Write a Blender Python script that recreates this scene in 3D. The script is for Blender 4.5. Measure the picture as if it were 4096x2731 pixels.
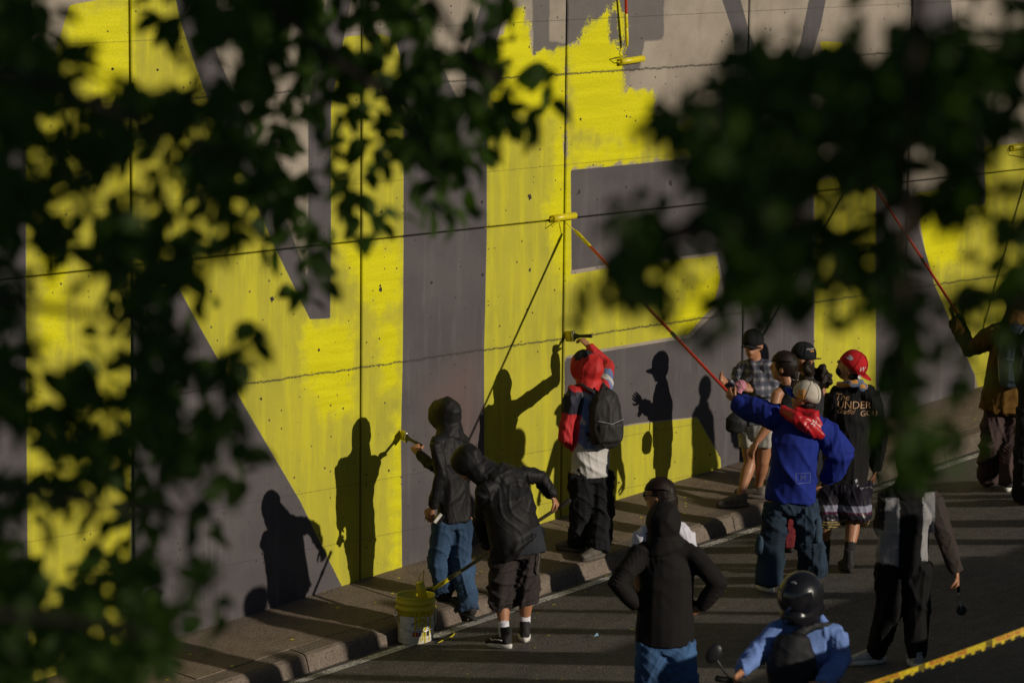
import bpy, math, random
import numpy as np
from mathutils import Vector, Matrix
from mathutils.bvhtree import BVHTree

for o in list(bpy.data.objects): bpy.data.objects.remove(o)
scene = bpy.context.scene
col = scene.collection
RNG = np.random.default_rng(7)

# ------------------------------------------------------------------ camera, sky, sun, exposure
ZO = 6.3                                   # camera height above the zero level of the road
FPX, IW, IH = 13500.0, 4096.0, 2731.0
PITCH = math.atan(2053 / FPX); ROLL = 0.0095; HEAD = math.radians(44.6)
hd = np.array([math.cos(HEAD), math.sin(HEAD), 0.0])
fw = hd * math.cos(PITCH) + np.array([0, 0, -math.sin(PITCH)])
rt = np.cross(hd, [0, 0, 1.0]); upv = np.cross(rt, fw)
CX = rt * math.cos(ROLL) + upv * math.sin(ROLL)
CY = -rt * math.sin(ROLL) + upv * math.cos(ROLL)
CAM = np.array([0, 0, ZO])
cam = bpy.data.cameras.new('camera'); camo = bpy.data.objects.new('camera', cam); col.objects.link(camo)
cam.sensor_width = 36; cam.lens = FPX / IW * 36; cam.clip_end = 2000; cam.clip_start = 0.2
camo.matrix_world = Matrix(((CX[0], CY[0], -fw[0], CAM[0]), (CX[1], CY[1], -fw[1], CAM[1]), (CX[2], CY[2], -fw[2], CAM[2]), (0, 0, 0, 1)))
cam.dof.use_dof = True; cam.dof.focus_distance = 27.0; cam.dof.aperture_fstop = 3.1; cam.dof.aperture_blades = 0
scene.camera = camo
SUN_AZ, SUN_EL = math.radians(102), math.radians(17)      # direction the light travels towards
L = np.array([math.cos(SUN_AZ) * math.cos(SUN_EL), math.sin(SUN_AZ) * math.cos(SUN_EL), -math.sin(SUN_EL)])
world = bpy.data.worlds.new('World'); scene.world = world; world.use_nodes = True
wn = world.node_tree.nodes; bg = wn['Background']
sky = wn.new('ShaderNodeTexSky'); sky.sky_type = 'NISHITA'; sky.sun_disc = False
sky.sun_elevation = SUN_EL; sky.dust_density = .4; sky.air_density = .9; sky.sun_rotation = math.atan2(-L[0], -L[1])
world.node_tree.links.new(sky.outputs[0], bg.inputs[0]); bg.inputs[1].default_value = 0.05
sun = bpy.data.lights.new('sun', 'SUN'); suno = bpy.data.objects.new('sun', sun); col.objects.link(suno)
sun.energy = 5.0; sun.angle = math.radians(0.5); sun.color = (1.0, 0.90, 0.76)
suno.rotation_euler = Vector(L).to_track_quat('-Z', 'Y').to_euler(); suno.location = (5, -10, 14)
scene.view_settings.view_transform = 'Standard'; scene.view_settings.look = 'None'
scene.view_settings.exposure = -0.6; scene.view_settings.gamma = 1
scene.render.engine = 'CYCLES'; scene.render.resolution_x = 1024; scene.render.resolution_y = 682

# ------------------------------------------------------------------ measuring helpers (photo pixel -> place)
YW, KX, KB, YK, CS, CR, KH = 20.0, 0.0803, -7.63 + ZO, 18.92, 0.06, -0.11, 0.13
def ray(px, py):
    d = fw * FPX + CX * (px - IW / 2) - CY * (py - IH / 2); return d / np.linalg.norm(d)
def side_z(x, y): return KX * x + KB + CS * (y - YW)
def road_z(x, y): return KX * x + KB + CS * (YK - YW) - KH + CR * (y - YK)
def ground_z(x, y): return side_z(x, y) if y > YK + 0.03 else road_z(x, y)
def ground(px, py):
    d = ray(px, py)
    t = (KB - CS * YW - ZO) / (d[2] - KX * d[0] - CS * d[1]); P = CAM + d * t
    if P[1] > YK + 0.04: return P
    t = (KB + CS * (YK - YW) - KH - CR * YK - ZO) / (d[2] - KX * d[0] - CR * d[1]); return CAM + d * t
def wall(px, py, y=YW):
    d = ray(px, py); return CAM + d * (y / d[1])
def atd(px, py, depth):
    d = ray(px, py); return CAM + d * (depth / (d @ hd))
def unit(v): v = np.asarray(v, float); return v / max(np.linalg.norm(v), 1e-9)

# ------------------------------------------------------------------ object helpers
def tag(o, label=None, cat=None, group=None, kind=None):
    if label: o['label'] = label
    if cat: o['category'] = cat
    if group: o['group'] = group
    if kind: o['kind'] = kind
    return o
def empty(name, loc, label=None, cat=None, group=None):
    o = bpy.data.objects.new(name, None); o.empty_display_size = 0.1; col.objects.link(o); o.location = tuple(loc)
    return tag(o, label, cat, group)
def setparent(o, p):                        # parts are modelled in place; only the thing's Empty has a location
    if p is not None:
        o.parent = p
        if p.type == 'EMPTY': o.matrix_parent_inverse = Matrix.Translation(-p.location)
def mesh_obj(name, v, f, mat, parent=None, smooth=False):
    me = bpy.data.meshes.new(name); me.from_pydata([tuple(map(float, p)) for p in v], [], [tuple(int(i) for i in q) for q in f]); me.update()
    o = bpy.data.objects.new(name, me); col.objects.link(o)
    if mat: me.materials.append(mat)
    if smooth: me.polygons.foreach_set('use_smooth', [True] * len(me.polygons))
    setparent(o, parent); return o

class MB:
    def __init__(s): s.v = []; s.f = []
    def add(s, v, f):
        n = len(s.v); s.v += [tuple(map(float, p)) for p in v]; s.f += [tuple(i + n for i in q) for q in f]; return s
    def loft(s, pts, rad, side=None, seg=12, dome=0.55):
        pts = [np.asarray(p, float) for p in pts]; n = len(pts)
        rad = [(r, r) if np.isscalar(r) else r for r in rad]
        T = [unit(pts[min(i + 1, n - 1)] - pts[max(i - 1, 0)]) for i in range(n)]
        u = np.asarray(side, float) if side is not None else (np.array([0, 0, 1.0]) if abs(T[0][2]) < .9 else np.array([1.0, 0, 0]))
        V = []; rings = []
        def ring(c, t, u, a, b):
            w = np.cross(t, u); i0 = len(V)
            for k in range(seg):
                an = 2 * math.pi * k / seg; V.append(c + u * a * math.cos(an) + w * b * math.sin(an))
            rings.append(i0)
        base = u
        for i in range(n):
            uu = (base if side is not None else u); uu = uu - T[i] * (uu @ T[i])
            if np.linalg.norm(uu) < 1e-4: uu = np.cross(T[i], [0.3, 0.5, 0.8])
            u = unit(uu); a, b = rad[i]
            if i == 0 and dome: ring(pts[0] - T[0] * min(a, b) * dome * .7, T[0], u, a * .72, b * .72)
            ring(pts[i], T[i], u, a, b)
            if i == n - 1 and dome: ring(pts[i] + T[i] * min(a, b) * dome * .7, T[i], u, a * .72, b * .72)
        F = []
        for r0, r1 in zip(rings[:-1], rings[1:]):
            for k in range(seg): F.append((r0 + k, r0 + (k + 1) % seg, r1 + (k + 1) % seg, r1 + k))
        a0 = min(rad[0]) * dome; a1 = min(rad[-1]) * dome
        i0 = len(V); V.append(pts[0] - T[0] * a0); i1 = len(V); V.append(pts[-1] + T[-1] * a1)
        for k in range(seg):
            F.append((i0, rings[0] + (k + 1) % seg, rings[0] + k)); F.append((i1, rings[-1] + k, rings[-1] + (k + 1) % seg))
        return s.add(V, F)
    def ell(s, c, ax, ay, az, nu=14, nv=9):
        c = np.asarray(c, float); ax, ay, az = map(lambda q: np.asarray(q, float), (ax, ay, az)); V = [c + az]; F = []
        for i in range(1, nv):
            th = math.pi * i / nv
            for k in range(nu):
                ph = 2 * math.pi * k / nu
                V.append(c + az * math.cos(th) + (ax * math.cos(ph) + ay * math.sin(ph)) * math.sin(th))
        V.append(c - az); e = len(V) - 1
        for k in range(nu):
            F.append((0, 1 + k, 1 + (k + 1) % nu))
            for i in range(nv - 2): F.append((1 + i * nu + k, 1 + (i + 1) * nu + k, 1 + (i + 1) * nu + (k + 1) % nu, 1 + i * nu + (k + 1) % nu))
            F.append((e, 1 + (nv - 2) * nu + (k + 1) % nu, 1 + (nv - 2) * nu + k))
        return s.add(V, F)
    def box(s, c, ux, uy, uz, bev=0.0):
        c, ux, uy, uz = map(lambda q: np.asarray(q, float), (c, ux, uy, uz)); V = []; F = []
        V = [c + sx * ux + sy * uy + sz * uz for sx in (-1, 1) for sy in (-1, 1) for sz in (-1, 1)]
        F = [(0, 1, 3, 2), (4, 6, 7, 5), (0, 4, 5, 1), (2, 3, 7, 6), (0, 2, 6, 4), (1, 5, 7, 3)]
        return s.add(V, F)
    def build(s, name, mat, parent=None, smooth=True): return mesh_obj(name, s.v, s.f, mat, parent, smooth)

# ------------------------------------------------------------------ materials
def newmat(name):
    m = bpy.data.materials.new(name); m.use_nodes = True; nt = m.node_tree
    return m, nt, nt.nodes['Principled BSDF']
def N(nt, t, **kw):
    n = nt.nodes.new(t)
    for k, v in kw.items(): setattr(n, k, v)
    return n
def setin(nt, sock, v):
    if isinstance(v, bpy.types.NodeSocket): nt.links.new(v, sock)
    elif v is not None: sock.default_value = v
def math_(nt, op, a, b=None, c=None, clamp=False):
    n = N(nt, 'ShaderNodeMath', operation=op, use_clamp=clamp); setin(nt, n.inputs[0], a); setin(nt, n.inputs[1], b); setin(nt, n.inputs[2], c); return n.outputs[0]
def mix_(nt, fac, a, b, blend='MIX'):
    n = N(nt, 'ShaderNodeMix', data_type='RGBA', blend_type=blend); setin(nt, n.inputs[0], fac)
    for s, v in ((n.inputs[6], a), (n.inputs[7], b)): setin(nt, s, tuple(v) + (1,) if isinstance(v, tuple) and len(v) == 3 else v)
    return n.outputs[2]
def noise_(nt, vec, scale, detail=3, rough=.55, out=0):
    n = N(nt, 'ShaderNodeTexNoise'); setin(nt, n.inputs['Vector'], vec); n.inputs['Scale'].default_value = scale; n.inputs['Detail'].default_value = detail; n.inputs['Roughness'].default_value = rough; return n.outputs[out]
def scalev(nt, vec, s):
    n = N(nt, 'ShaderNodeVectorMath', operation='MULTIPLY'); setin(nt, n.inputs[0], vec); n.inputs[1].default_value = s; return n.outputs[0]
def ramp_(nt, x, a, b):   # smooth step a..b -> 0..1
    n = N(nt, 'ShaderNodeMapRange', interpolation_type='SMOOTHSTEP'); setin(nt, n.inputs[0], x); n.inputs[1].default_value = a; n.inputs[2].default_value = b; return n.outputs[0]
def pos(nt): return N(nt, 'ShaderNodeNewGeometry').outputs['Position']
def objc(nt): return N(nt, 'ShaderNodeTexCoord').outputs['Object']
def bump_(nt, h, strength, dist, b, prev=None):
    n = N(nt, 'ShaderNodeBump'); n.inputs['Strength'].default_value = strength; n.inputs['Distance'].default_value = dist; setin(nt, n.inputs['Height'], h)
    if prev is not None: nt.links.new(prev, n.inputs['Normal'])
    nt.links.new(n.outputs[0], b.inputs['Normal']); return n.outputs[0]

def simple(name, c, rough=.6, var=.25, scale=30, metal=0, bump=0, spec=.4):
    m, nt, b = newmat(name); p = objc(nt)
    n = noise_(nt, p, scale, 4); cc = mix_(nt, ramp_(nt, n, .3, .7), tuple(x * (1 - var) for x in c), tuple(min(1, x * (1 + var)) for x in c))
    nt.links.new(cc, b.inputs['Base Color']); b.inputs['Roughness'].default_value = rough; b.inputs['Metallic'].default_value = metal; b.inputs['Specular IOR Level'].default_value = spec
    if bump: bump_(nt, noise_(nt, p, scale * 4, 3), bump, .003, b)
    return m
def cloth_mat(name, rough=.85, sheen=0.0, spec=.2, crease=7, cst=.4):
    m, nt, b = newmat(name); at = N(nt, 'ShaderNodeAttribute', attribute_name='Col'); p = pos(nt)
    n1 = noise_(nt, p, 9, 4); n2 = noise_(nt, p, 420, 2)
    f = math_(nt, 'ADD', math_(nt, 'MULTIPLY', n1, .7), math_(nt, 'MULTIPLY', n2, .5))
    cc = mix_(nt, 1.0, at.outputs['Color'], N(nt, 'ShaderNodeCombineColor').outputs[0], 'MULTIPLY')
    cmb = nt.nodes[-2] if False else [x for x in nt.nodes if x.bl_idname == 'ShaderNodeCombineColor'][-1]
    v = math_(nt, 'ADD', f, .42)
    for i in range(3): nt.links.new(v, cmb.inputs[i])
    nt.links.new(cc, b.inputs['Base Color']); b.inputs['Roughness'].default_value = rough; b.inputs['Specular IOR Level'].default_value = spec
    b.inputs['Sheen Weight'].default_value = sheen
    w = N(nt, 'ShaderNodeTexNoise', noise_type='RIDGED_MULTIFRACTAL'); nt.links.new(p, w.inputs['Vector']); w.inputs['Scale'].default_value = crease; w.inputs['Detail'].default_value = 2; w.inputs['Distortion'].default_value = .6
    k = bump_(nt, w.outputs[0], cst, .02, b)
    bump_(nt, n2, .25, .002, b, k)
    return m
M = {}
M['cotton'] = cloth_mat('cotton'); M['nylon'] = cloth_mat('nylon', .62, spec=.25, crease=9, cst=.3); M['satin'] = cloth_mat('satin', .36, spec=.5, crease=9, cst=.5); M['denim'] = cloth_mat('denim', .9, crease=8, cst=.55)
def skin_mat(name, c):
    m, nt, b = newmat(name); p = pos(nt); n = noise_(nt, p, 22, 4)
    nt.links.new(mix_(nt, n, tuple(x * .8 for x in c), tuple(x * 1.15 for x in c)), b.inputs['Base Color'])
    b.inputs['Roughness'].default_value = .5; b.inputs['Subsurface Weight'].default_value = .08; b.inputs['Subsurface Radius'].default_value = (.01, .004, .002)
    bump_(nt, noise_(nt, p, 160, 2), .15, .002, b); return m
M['skin'] = skin_mat('skin', (.36, .165, .085)); M['skin_dark'] = skin_mat('skin_dark', (.27, .12, .065))
def hair_mat():
    m, nt, b = newmat('hair'); p = pos(nt); n = noise_(nt, scalev(nt, p, (1, 1, .12)), 160, 3)
    nt.links.new(mix_(nt, n, (.006, .004, .003), (.022, .013, .009)), b.inputs['Base Color']); b.inputs['Roughness'].default_value = .5; b.inputs['Specular IOR Level'].default_value = .2
    bump_(nt, n, .6, .006, b); return m
M['hair'] = hair_mat()
M['black_plastic'] = simple('black_plastic', (.012, .012, .013), .42); M['rubber'] = simple('rubber', (.018, .017, .016), .8)
M['sole_white'] = simple('sole_white', (.62, .60, .55), .6, .12); M['shoe_black'] = simple('shoe_black', (.016, .015, .015), .75, bump=.3)
M['shoe_grey'] = simple('shoe_grey', (.10, .085, .07), .8, bump=.3); M['shoe_white'] = simple('shoe_white', (.45, .43, .40), .7)
M['sock_white'] = simple('sock_white', (.62, .60, .66), .9, .1, bump=.4); M['sock_black'] = simple('sock_black', (.012, .012, .012), .9)
M['steel'] = simple('steel', (.5, .5, .5), .35, .1, metal=1); M['pole_red'] = simple('pole_red', (.52, .035, .018), .4, .15)
M['pole_dark'] = simple('pole_dark', (.05, .045, .02), .6, .5); M['paint_yellow'] = simple('paint_yellow', (.62, .52, .012), .32, .12, bump=.3)
M['red_print'] = simple('red_print', (.5, .03, .03), .6); M['white_print'] = simple('white_print', (.65, .62, .58), .6); M['navy_print'] = simple('navy_print', (.02, .03, .16), .5)
M['gold_print'] = simple('gold_print', (.42, .24, .12), .5); M['orange_print'] = simple('orange_print', (.75, .30, .02), .6); M['silver_print'] = simple('silver_print', (.35, .35, .38), .5)
M['glass_dark'] = simple('glass_dark', (.01, .01, .012), .06, spec=.8)

# the wall: bare concrete, primer wash, grey letters and yellow ground, from distances stored on the panels
def wall_mat():
    m, nt, b = newmat('painted_concrete'); p = pos(nt)
    def A(n): return N(nt, 'ShaderNodeAttribute', attribute_name=n).outputs['Fac']
    nb = noise_(nt, p, 1.7, 6, .6); nm = noise_(nt, p, 9, 5, .6); nf = noise_(nt, p, 60, 4, .6)
    st = noise_(nt, scalev(nt, p, (9, 9, .9)), 1.0, 5, .65); sh = noise_(nt, scalev(nt, p, (1.2, 1.2, 14)), 1.0, 4, .6)
    conc = mix_(nt, ramp_(nt, nb, .32, .68), (.235, .20, .16), (.335, .29, .232))
    conc = mix_(nt, ramp_(nt, st, .5, .8), conc, (.22, .18, .14))
    edge = math_(nt, 'MULTIPLY', math_(nt, 'SUBTRACT', nf, .5), .016)
    rough = math_(nt, 'ADD', math_(nt, 'MULTIPLY', math_(nt, 'SUBTRACT', nm, .5), .22), math_(nt, 'MULTIPLY', math_(nt, 'SUBTRACT', st, .5), .06))
    def cov(a, e, w=.004): return ramp_(nt, math_(nt, 'ADD', A(a), e), -w, w)
    c = mix_(nt, cov('wash', math_(nt, 'MULTIPLY', rough, .25), .012), conc, mix_(nt, nm, (.105, .095, .09), (.15, .135, .125)))
    thin = mix_(nt, ramp_(nt, nb, .35, .65), (.355, .33, .034), (.42, .385, .032))
    thin = mix_(nt, ramp_(nt, st, .42, .72), thin, (.50, .465, .02))
    thin = mix_(nt, math_(nt, 'MULTIPLY', ramp_(nt, nf, .62, .75), .5), thin, (.34, .31, .06))
    wet = mix_(nt, ramp_(nt, math_(nt, 'ADD', math_(nt, 'MULTIPLY', sh, .5), math_(nt, 'MULTIPLY', nf, .5)), .4, .6), (.53, .495, .006), (.64, .60, .010))
    wetm = cov('wet', math_(nt, 'MULTIPLY', rough, 1.5), .10)
    yel = mix_(nt, wetm, thin, wet)
    dry = math_(nt, 'MULTIPLY', math_(nt, 'SUBTRACT', nf, .45), .5)
    ym = math_(nt, 'MAXIMUM', cov('yel', edge), cov('yelr', math_(nt, 'ADD', rough, math_(nt, 'MULTIPLY', dry, .3)), .02))
    c = mix_(nt, ym, c, yel)
    gcol = mix_(nt, ramp_(nt, nb, .3, .7), (.072, .064, .067), (.097, .086, .088)); gcol = mix_(nt, ramp_(nt, st, .5, .75), gcol, (.118, .106, .107))
    rust = math_(nt, 'MULTIPLY', cov('rust', math_(nt, 'MULTIPLY', rough, 1.2), .3), .55); gcol = mix_(nt, rust, gcol, (.125, .075, .065))
    gm = cov('grey', edge); c = mix_(nt, gm, c, gcol)
    # bug holes and pour lines: fine relief, their cavity shade also painted into the colour
    vo = N(nt, 'ShaderNodeTexVoronoi', feature='F1'); nt.links.new(p, vo.inputs['Vector']); vo.inputs['Scale'].default_value = 15; vo.inputs['Randomness'].default_value = 1
    sel = N(nt, 'ShaderNodeSeparateColor'); nt.links.new(vo.outputs['Color'], sel.inputs[0])
    rad = math_(nt, 'MULTIPLY', ramp_(nt, math_(nt, 'ADD', sel.outputs[0], math_(nt, 'MULTIPLY', math_(nt, 'SUBTRACT', nb, .5), 1.0)), .45, .98), .15)
    pit = math_(nt, 'MULTIPLY', math_(nt, 'LESS_THAN', vo.outputs['Distance'], rad), 1)
    sp = N(nt, 'ShaderNodeSeparateXYZ'); nt.links.new(p, sp.inputs[0]); z = sp.outputs[2]
    wob = math_(nt, 'MULTIPLY', math_(nt, 'SUBTRACT', nm, .5), .045)
    line = None
    for zz, hw in ((-4.37 + ZO, .008), (-2.08 + ZO, .008), (-1.62 + ZO, .004), (-5.33 + ZO, .003), (-5.80 + ZO, .003), (-2.86 + ZO, .003)):
        d = math_(nt, 'ABSOLUTE', math_(nt, 'SUBTRACT', math_(nt, 'ADD', z, wob if hw > .005 else math_(nt, 'MULTIPLY', wob, .2)), zz))
        l = math_(nt, 'MULTIPLY', math_(nt, 'LESS_THAN', d, math_(nt, 'MULTIPLY', nf, hw * 2)), 1.0 if hw > .005 else .5)
        if hw > .005: l = math_(nt, 'MAXIMUM', l, math_(nt, 'MULTIPLY', math_(nt, 'LESS_THAN', d, math_(nt, 'MULTIPLY', nm, .06)), ramp_(nt, noise_(nt, p, 95, 3, .7), .60, .66)))
        line = l if line is None else math_(nt, 'MAXIMUM', line, l)
    cav = math_(nt, 'MAXIMUM', pit, math_(nt, 'MULTIPLY', line, ramp_(nt, nf, .3, .55)))
    c = mix_(nt, math_(nt, 'MULTIPLY', cav, .85), c, (.045, .04, .03))
    nt.links.new(c, b.inputs['Base Color'])
    r = math_(nt, 'SUBTRACT', .78, math_(nt, 'MULTIPLY', math_(nt, 'MULTIPLY', ym, math_(nt, 'ADD', math_(nt, 'MULTIPLY', wetm, .30), .1)), math_(nt, 'SUBTRACT', 1.0, gm)))
    nt.links.new(r, b.inputs['Roughness']); b.inputs['Specular IOR Level'].default_value = .2
    k = bump_(nt, math_(nt, 'ADD', math_(nt, 'MULTIPLY', nm, .5), math_(nt, 'MULTIPLY', nb, 1.2)), .5, .02, b)
    h = math_(nt, 'SUBTRACT', math_(nt, 'ADD', math_(nt, 'MULTIPLY', nf, .5), math_(nt, 'MULTIPLY', math_(nt, 'MULTIPLY', sh, wetm), .6)), cav)
    bump_(nt, h, .55, .007, b, k); return m
M['wall'] = wall_mat()
M['joint'] = simple('joint', (.03, .026, .022), .9, .5, 12)
def ground_mat(name, lo, hi, spk, spkc, sc, bumpd, specks=True, stain=None):
    m, nt, b = newmat(name); p = pos(nt); nb = noise_(nt, p, .8, 6, .62); nm = noise_(nt, p, 7, 5); nf = noise_(nt, p, sc, 3, .7)
    c = mix_(nt, ramp_(nt, math_(nt, 'ADD', math_(nt, 'MULTIPLY', nb, .6), math_(nt, 'MULTIPLY', nm, .4)), .36, .64), lo, hi)
    c = mix_(nt, ramp_(nt, nf, .56, .74), c, spkc); c = mix_(nt, ramp_(nt, nf, .46, .3), c, tuple(x * .45 for x in lo))
    if stain:
        c = mix_(nt, math_(nt, 'MULTIPLY', ramp_(nt, noise_(nt, p, 2.6, 4, .7), .58, .72), .6), c, stain)
    if specks:
        vo = N(nt, 'ShaderNodeTexVoronoi'); nt.links.new(p, vo.inputs['Vector']); vo.inputs['Scale'].default_value = 16
        se = N(nt, 'ShaderNodeSeparateColor'); nt.links.new(vo.outputs['Color'], se.inputs[0])
        r = math_(nt, 'MULTIPLY', ramp_(nt, math_(nt, 'ADD', se.outputs[1], math_(nt, 'MULTIPLY', nb, .35)), 1.06, 1.2), .26)
        near = ramp_(nt, N(nt, 'ShaderNodeSeparateXYZ').outputs[1], 0, 1)
        s3 = [x for x in nt.nodes if x.bl_idname == 'ShaderNodeSeparateXYZ'][-1]; nt.links.new(p, s3.inputs[0])
        nr = ramp_(nt, s3.outputs[1], 15.5, 18.4)
        c = mix_(nt, math_(nt, 'MULTIPLY', math_(nt, 'LESS_THAN', vo.outputs['Distance'], r), nr), c, (.60, .52, .02))
    nt.links.new(c, b.inputs['Base Color']); b.inputs['Roughness'].default_value = .8; b.inputs['Specular IOR Level'].default_value = .3
    k = bump_(nt, nf, .9, bumpd, b); bump_(nt, nm, .4, .012, b, k); return m
M['asphalt'] = ground_mat('asphalt', (.088, .080, .071), (.145, .131, .116), 1, (.42, .38, .32), 62, .02, stain=(.085, .078, .07))
M['pavement'] = ground_mat('pavement', (.135, .10, .072), (.20, .155, .112), 1, (.32, .26, .20), 60, .007, stain=(.10, .05, .036))
M['kerb'] = ground_mat('kerb', (.115, .09, .07), (.17, .135, .105), 1, (.26, .215, .17), 55, .008, specks=False)
def line_mat():
    m, nt, b = newmat('road_paint'); p = pos(nt); n = noise_(nt, p, 55, 4, .7); n2 = noise_(nt, p, 4, 4)
    f = ramp_(nt, math_(nt, 'ADD', math_(nt, 'MULTIPLY', n, .7), math_(nt, 'MULTIPLY', n2, .3)), .42, .56)
    nt.links.new(mix_(nt, f, (.11, .10, .09), (.80, .78, .74)), b.inputs['Base Color']); b.inputs['Roughness'].default_value = .8; bump_(nt, n, .6, .008, b); return m
M['road_paint'] = line_mat()
def leaf_mat():
    m, nt, b = newmat('leaf'); oi = N(nt, 'ShaderNodeObjectInfo'); p = pos(nt); n = noise_(nt, p, 3.5, 3)
    c = mix_(nt, ramp_(nt, n, .3, .7), (.014, .030, .004), (.036, .070, .009)); nt.links.new(c, b.inputs['Base Color']); b.inputs['Roughness'].default_value = .6; b.inputs['Specular IOR Level'].default_value = .2
    t = N(nt, 'ShaderNodeBsdfTranslucent'); nt.links.new(mix_(nt, n, (.05, .13, .008), (.10, .20, .012)), t.inputs[0])
    ms = N(nt, 'ShaderNodeMixShader'); ms.inputs[0].default_value = .4; nt.links.new(b.outputs[0], ms.inputs[1]); nt.links.new(t.outputs[0], ms.inputs[2])
    nt.links.new(ms.outputs[0], nt.nodes['Material Output'].inputs[0]); return m
M['leaf'] = leaf_mat(); M['bark'] = simple('bark', (.045, .032, .022), .9, .4, 25, bump=.6)

# ------------------------------------------------------------------ ground, kerb, road line
def sheet(name, zf, x0, x1, y0, y1, mat, dz=0, nx=1, ny=1):
    xs = np.linspace(x0, x1, nx + 1); ys = np.linspace(y0, y1, ny + 1)
    v = [(x, y, zf(x, y) + dz) for y in ys for x in xs]
    f = [(j * (nx + 1) + i, j * (nx + 1) + i + 1, (j + 1) * (nx + 1) + i + 1, (j + 1) * (nx + 1) + i) for j in range(ny) for i in range(nx)]
    return mesh_obj(name, v, f, mat)
tag(sheet('road', road_z, -250, 300, -250, YK + .08, M['asphalt']), kind='structure')
tag(sheet('edge_line', road_z, 4, 60, YK - .21, YK - .085, M['road_paint'], .004, 40, 1), kind='structure')
pav = empty('pavement', (20, 19.5, float(side_z(20, 19.5)))); tag(pav, kind='structure')
rnd = random.Random(3)
x = 9.0; i = 0
while x < 33:
    w = 2.35
    v = []; y0, y1 = YK + .24, YW + .06
    for (yy, dz) in ((y0, 0), (y1, 0)):
        for xx in (x + .006, x + w - .006): v.append((xx, yy, side_z(xx, yy) + rnd.uniform(-.003, .003)))
    v += [(a, b_, c - .16) for a, b_, c in v]
    mesh_obj('paving_slab', v, [(0, 1, 3, 2), (0, 4, 5, 1), (1, 5, 7, 3), (3, 7, 6, 2), (2, 6, 4, 0)], M['pavement'], pav)
    x += w
x = 9.0
while x < 33:                                    # kerb stones with a battered face and worn top edge
    w = 1.0; v = []; prof = [(YK + .235, 0.0), (YK + .085, 0.002), (YK + .055, -.012), (YK + .038, -.035), (YK + .0, -KH - .03)]
    nxs = 7; jit = rnd.uniform(-.004, .004)
    for k in range(nxs):
        xx = x + .005 + (w - .01) * k / (nxs - 1)
        for q, (yy, dz) in enumerate(prof):
            zz = side_z(xx, yy) + dz + jit + (rnd.uniform(-.006, .004) if q in (2, 3) else 0)
            if q == 4: zz = road_z(xx, yy) - .03
            v.append((xx, yy + (rnd.uniform(-.006, .006) if q in (2, 3) else 0), zz))
    f = [(k * 5 + q, (k + 1) * 5 + q, (k + 1) * 5 + q + 1, k * 5 + q + 1) for k in range(nxs - 1) for q in range(4)]
    f = [t[::-1] for t in f] + [(0, 1, 2, 3, 4), tuple((nxs - 1) * 5 + q for q in (4, 3, 2, 1, 0))]
    mesh_obj('kerb_stone', v, f, M['kerb'], pav); x += w

# ------------------------------------------------------------------ the mural wall
S = 4096 / 2352.0
def WP(pts):  # picture points of the mural -> wall metres (x, z)
    return np.array([[q[0], q[2]] for q in (wall(a * S, b_ * S) for a, b_ in pts)])
GREY = [
 [(-260, 240), (58, 240), (60, 900), (66, 1600), (-260, 1680)],
 [(300, 677), (405, 651), (456, 746), (560, 930), (689, 1150), (745, 1265), (795, 1365), (302, 1560)],
 [(398, -30), (414, 48), (438, 119), (471, 214), (524, 328), (566, 419), (600, 495), (633, 571), (712, 733), (758, 731), (760, 560), (760, 245), (812, -30), (757, -30), (708, 250), (708, 640), (605, 371), (576, 295), (509, 152), (490, 100), (476, 62), (455, -30)],
 [(855, -40), (906, 80), (922, 139), (927, 220), (927, 560), (925, 830), (921, 1000), (924, 1340), (1112, 1290), (1112, 800), (1118, 540), (1118, 146), (1144, 81), (1182, -40), (1120, -40), (1079, 99), (1070, 128), (1072, 269), (1039, 205), (1010, 139), (955, 37), (925, -40)],
 [(1311, 391), (1450, 378), (1590, 364), (1626, 357), (1661, 264), (1700, 200), (1760, 180), (1850, 260), (1868, 400), (1870, 1080), (1700, 1180), (1658, 1090), (1655, 1051), (1612, 976), (1602, 957), (1464, 971), (1296, 1000), (1297, 824), (1365, 811), (1450, 797), (1584, 775), (1663, 697), (1663, 660), (1648, 578), (1560, 590), (1413, 605), (1313, 621)],
 [(1645, -40), (1690, -40), (1722, 78), (1745, 130), (1800, 180), (1838, 100), (1866, -40), (1905, -40), (1885, 60), (1850, 180), (1870, 300), (1760, 260), (1690, 180), (1685, 80)],
 [(2012, 440), (2085, 437), (2125, 576), (2147, 656), (2239, 862), (2238, 900), (2012, 990)],
 [(2085, -40), (2180, -40), (2200, 160), (2261, 330), (2262, 470), (2215, 470), (2180, 330), (2110, 120)],
]
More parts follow.
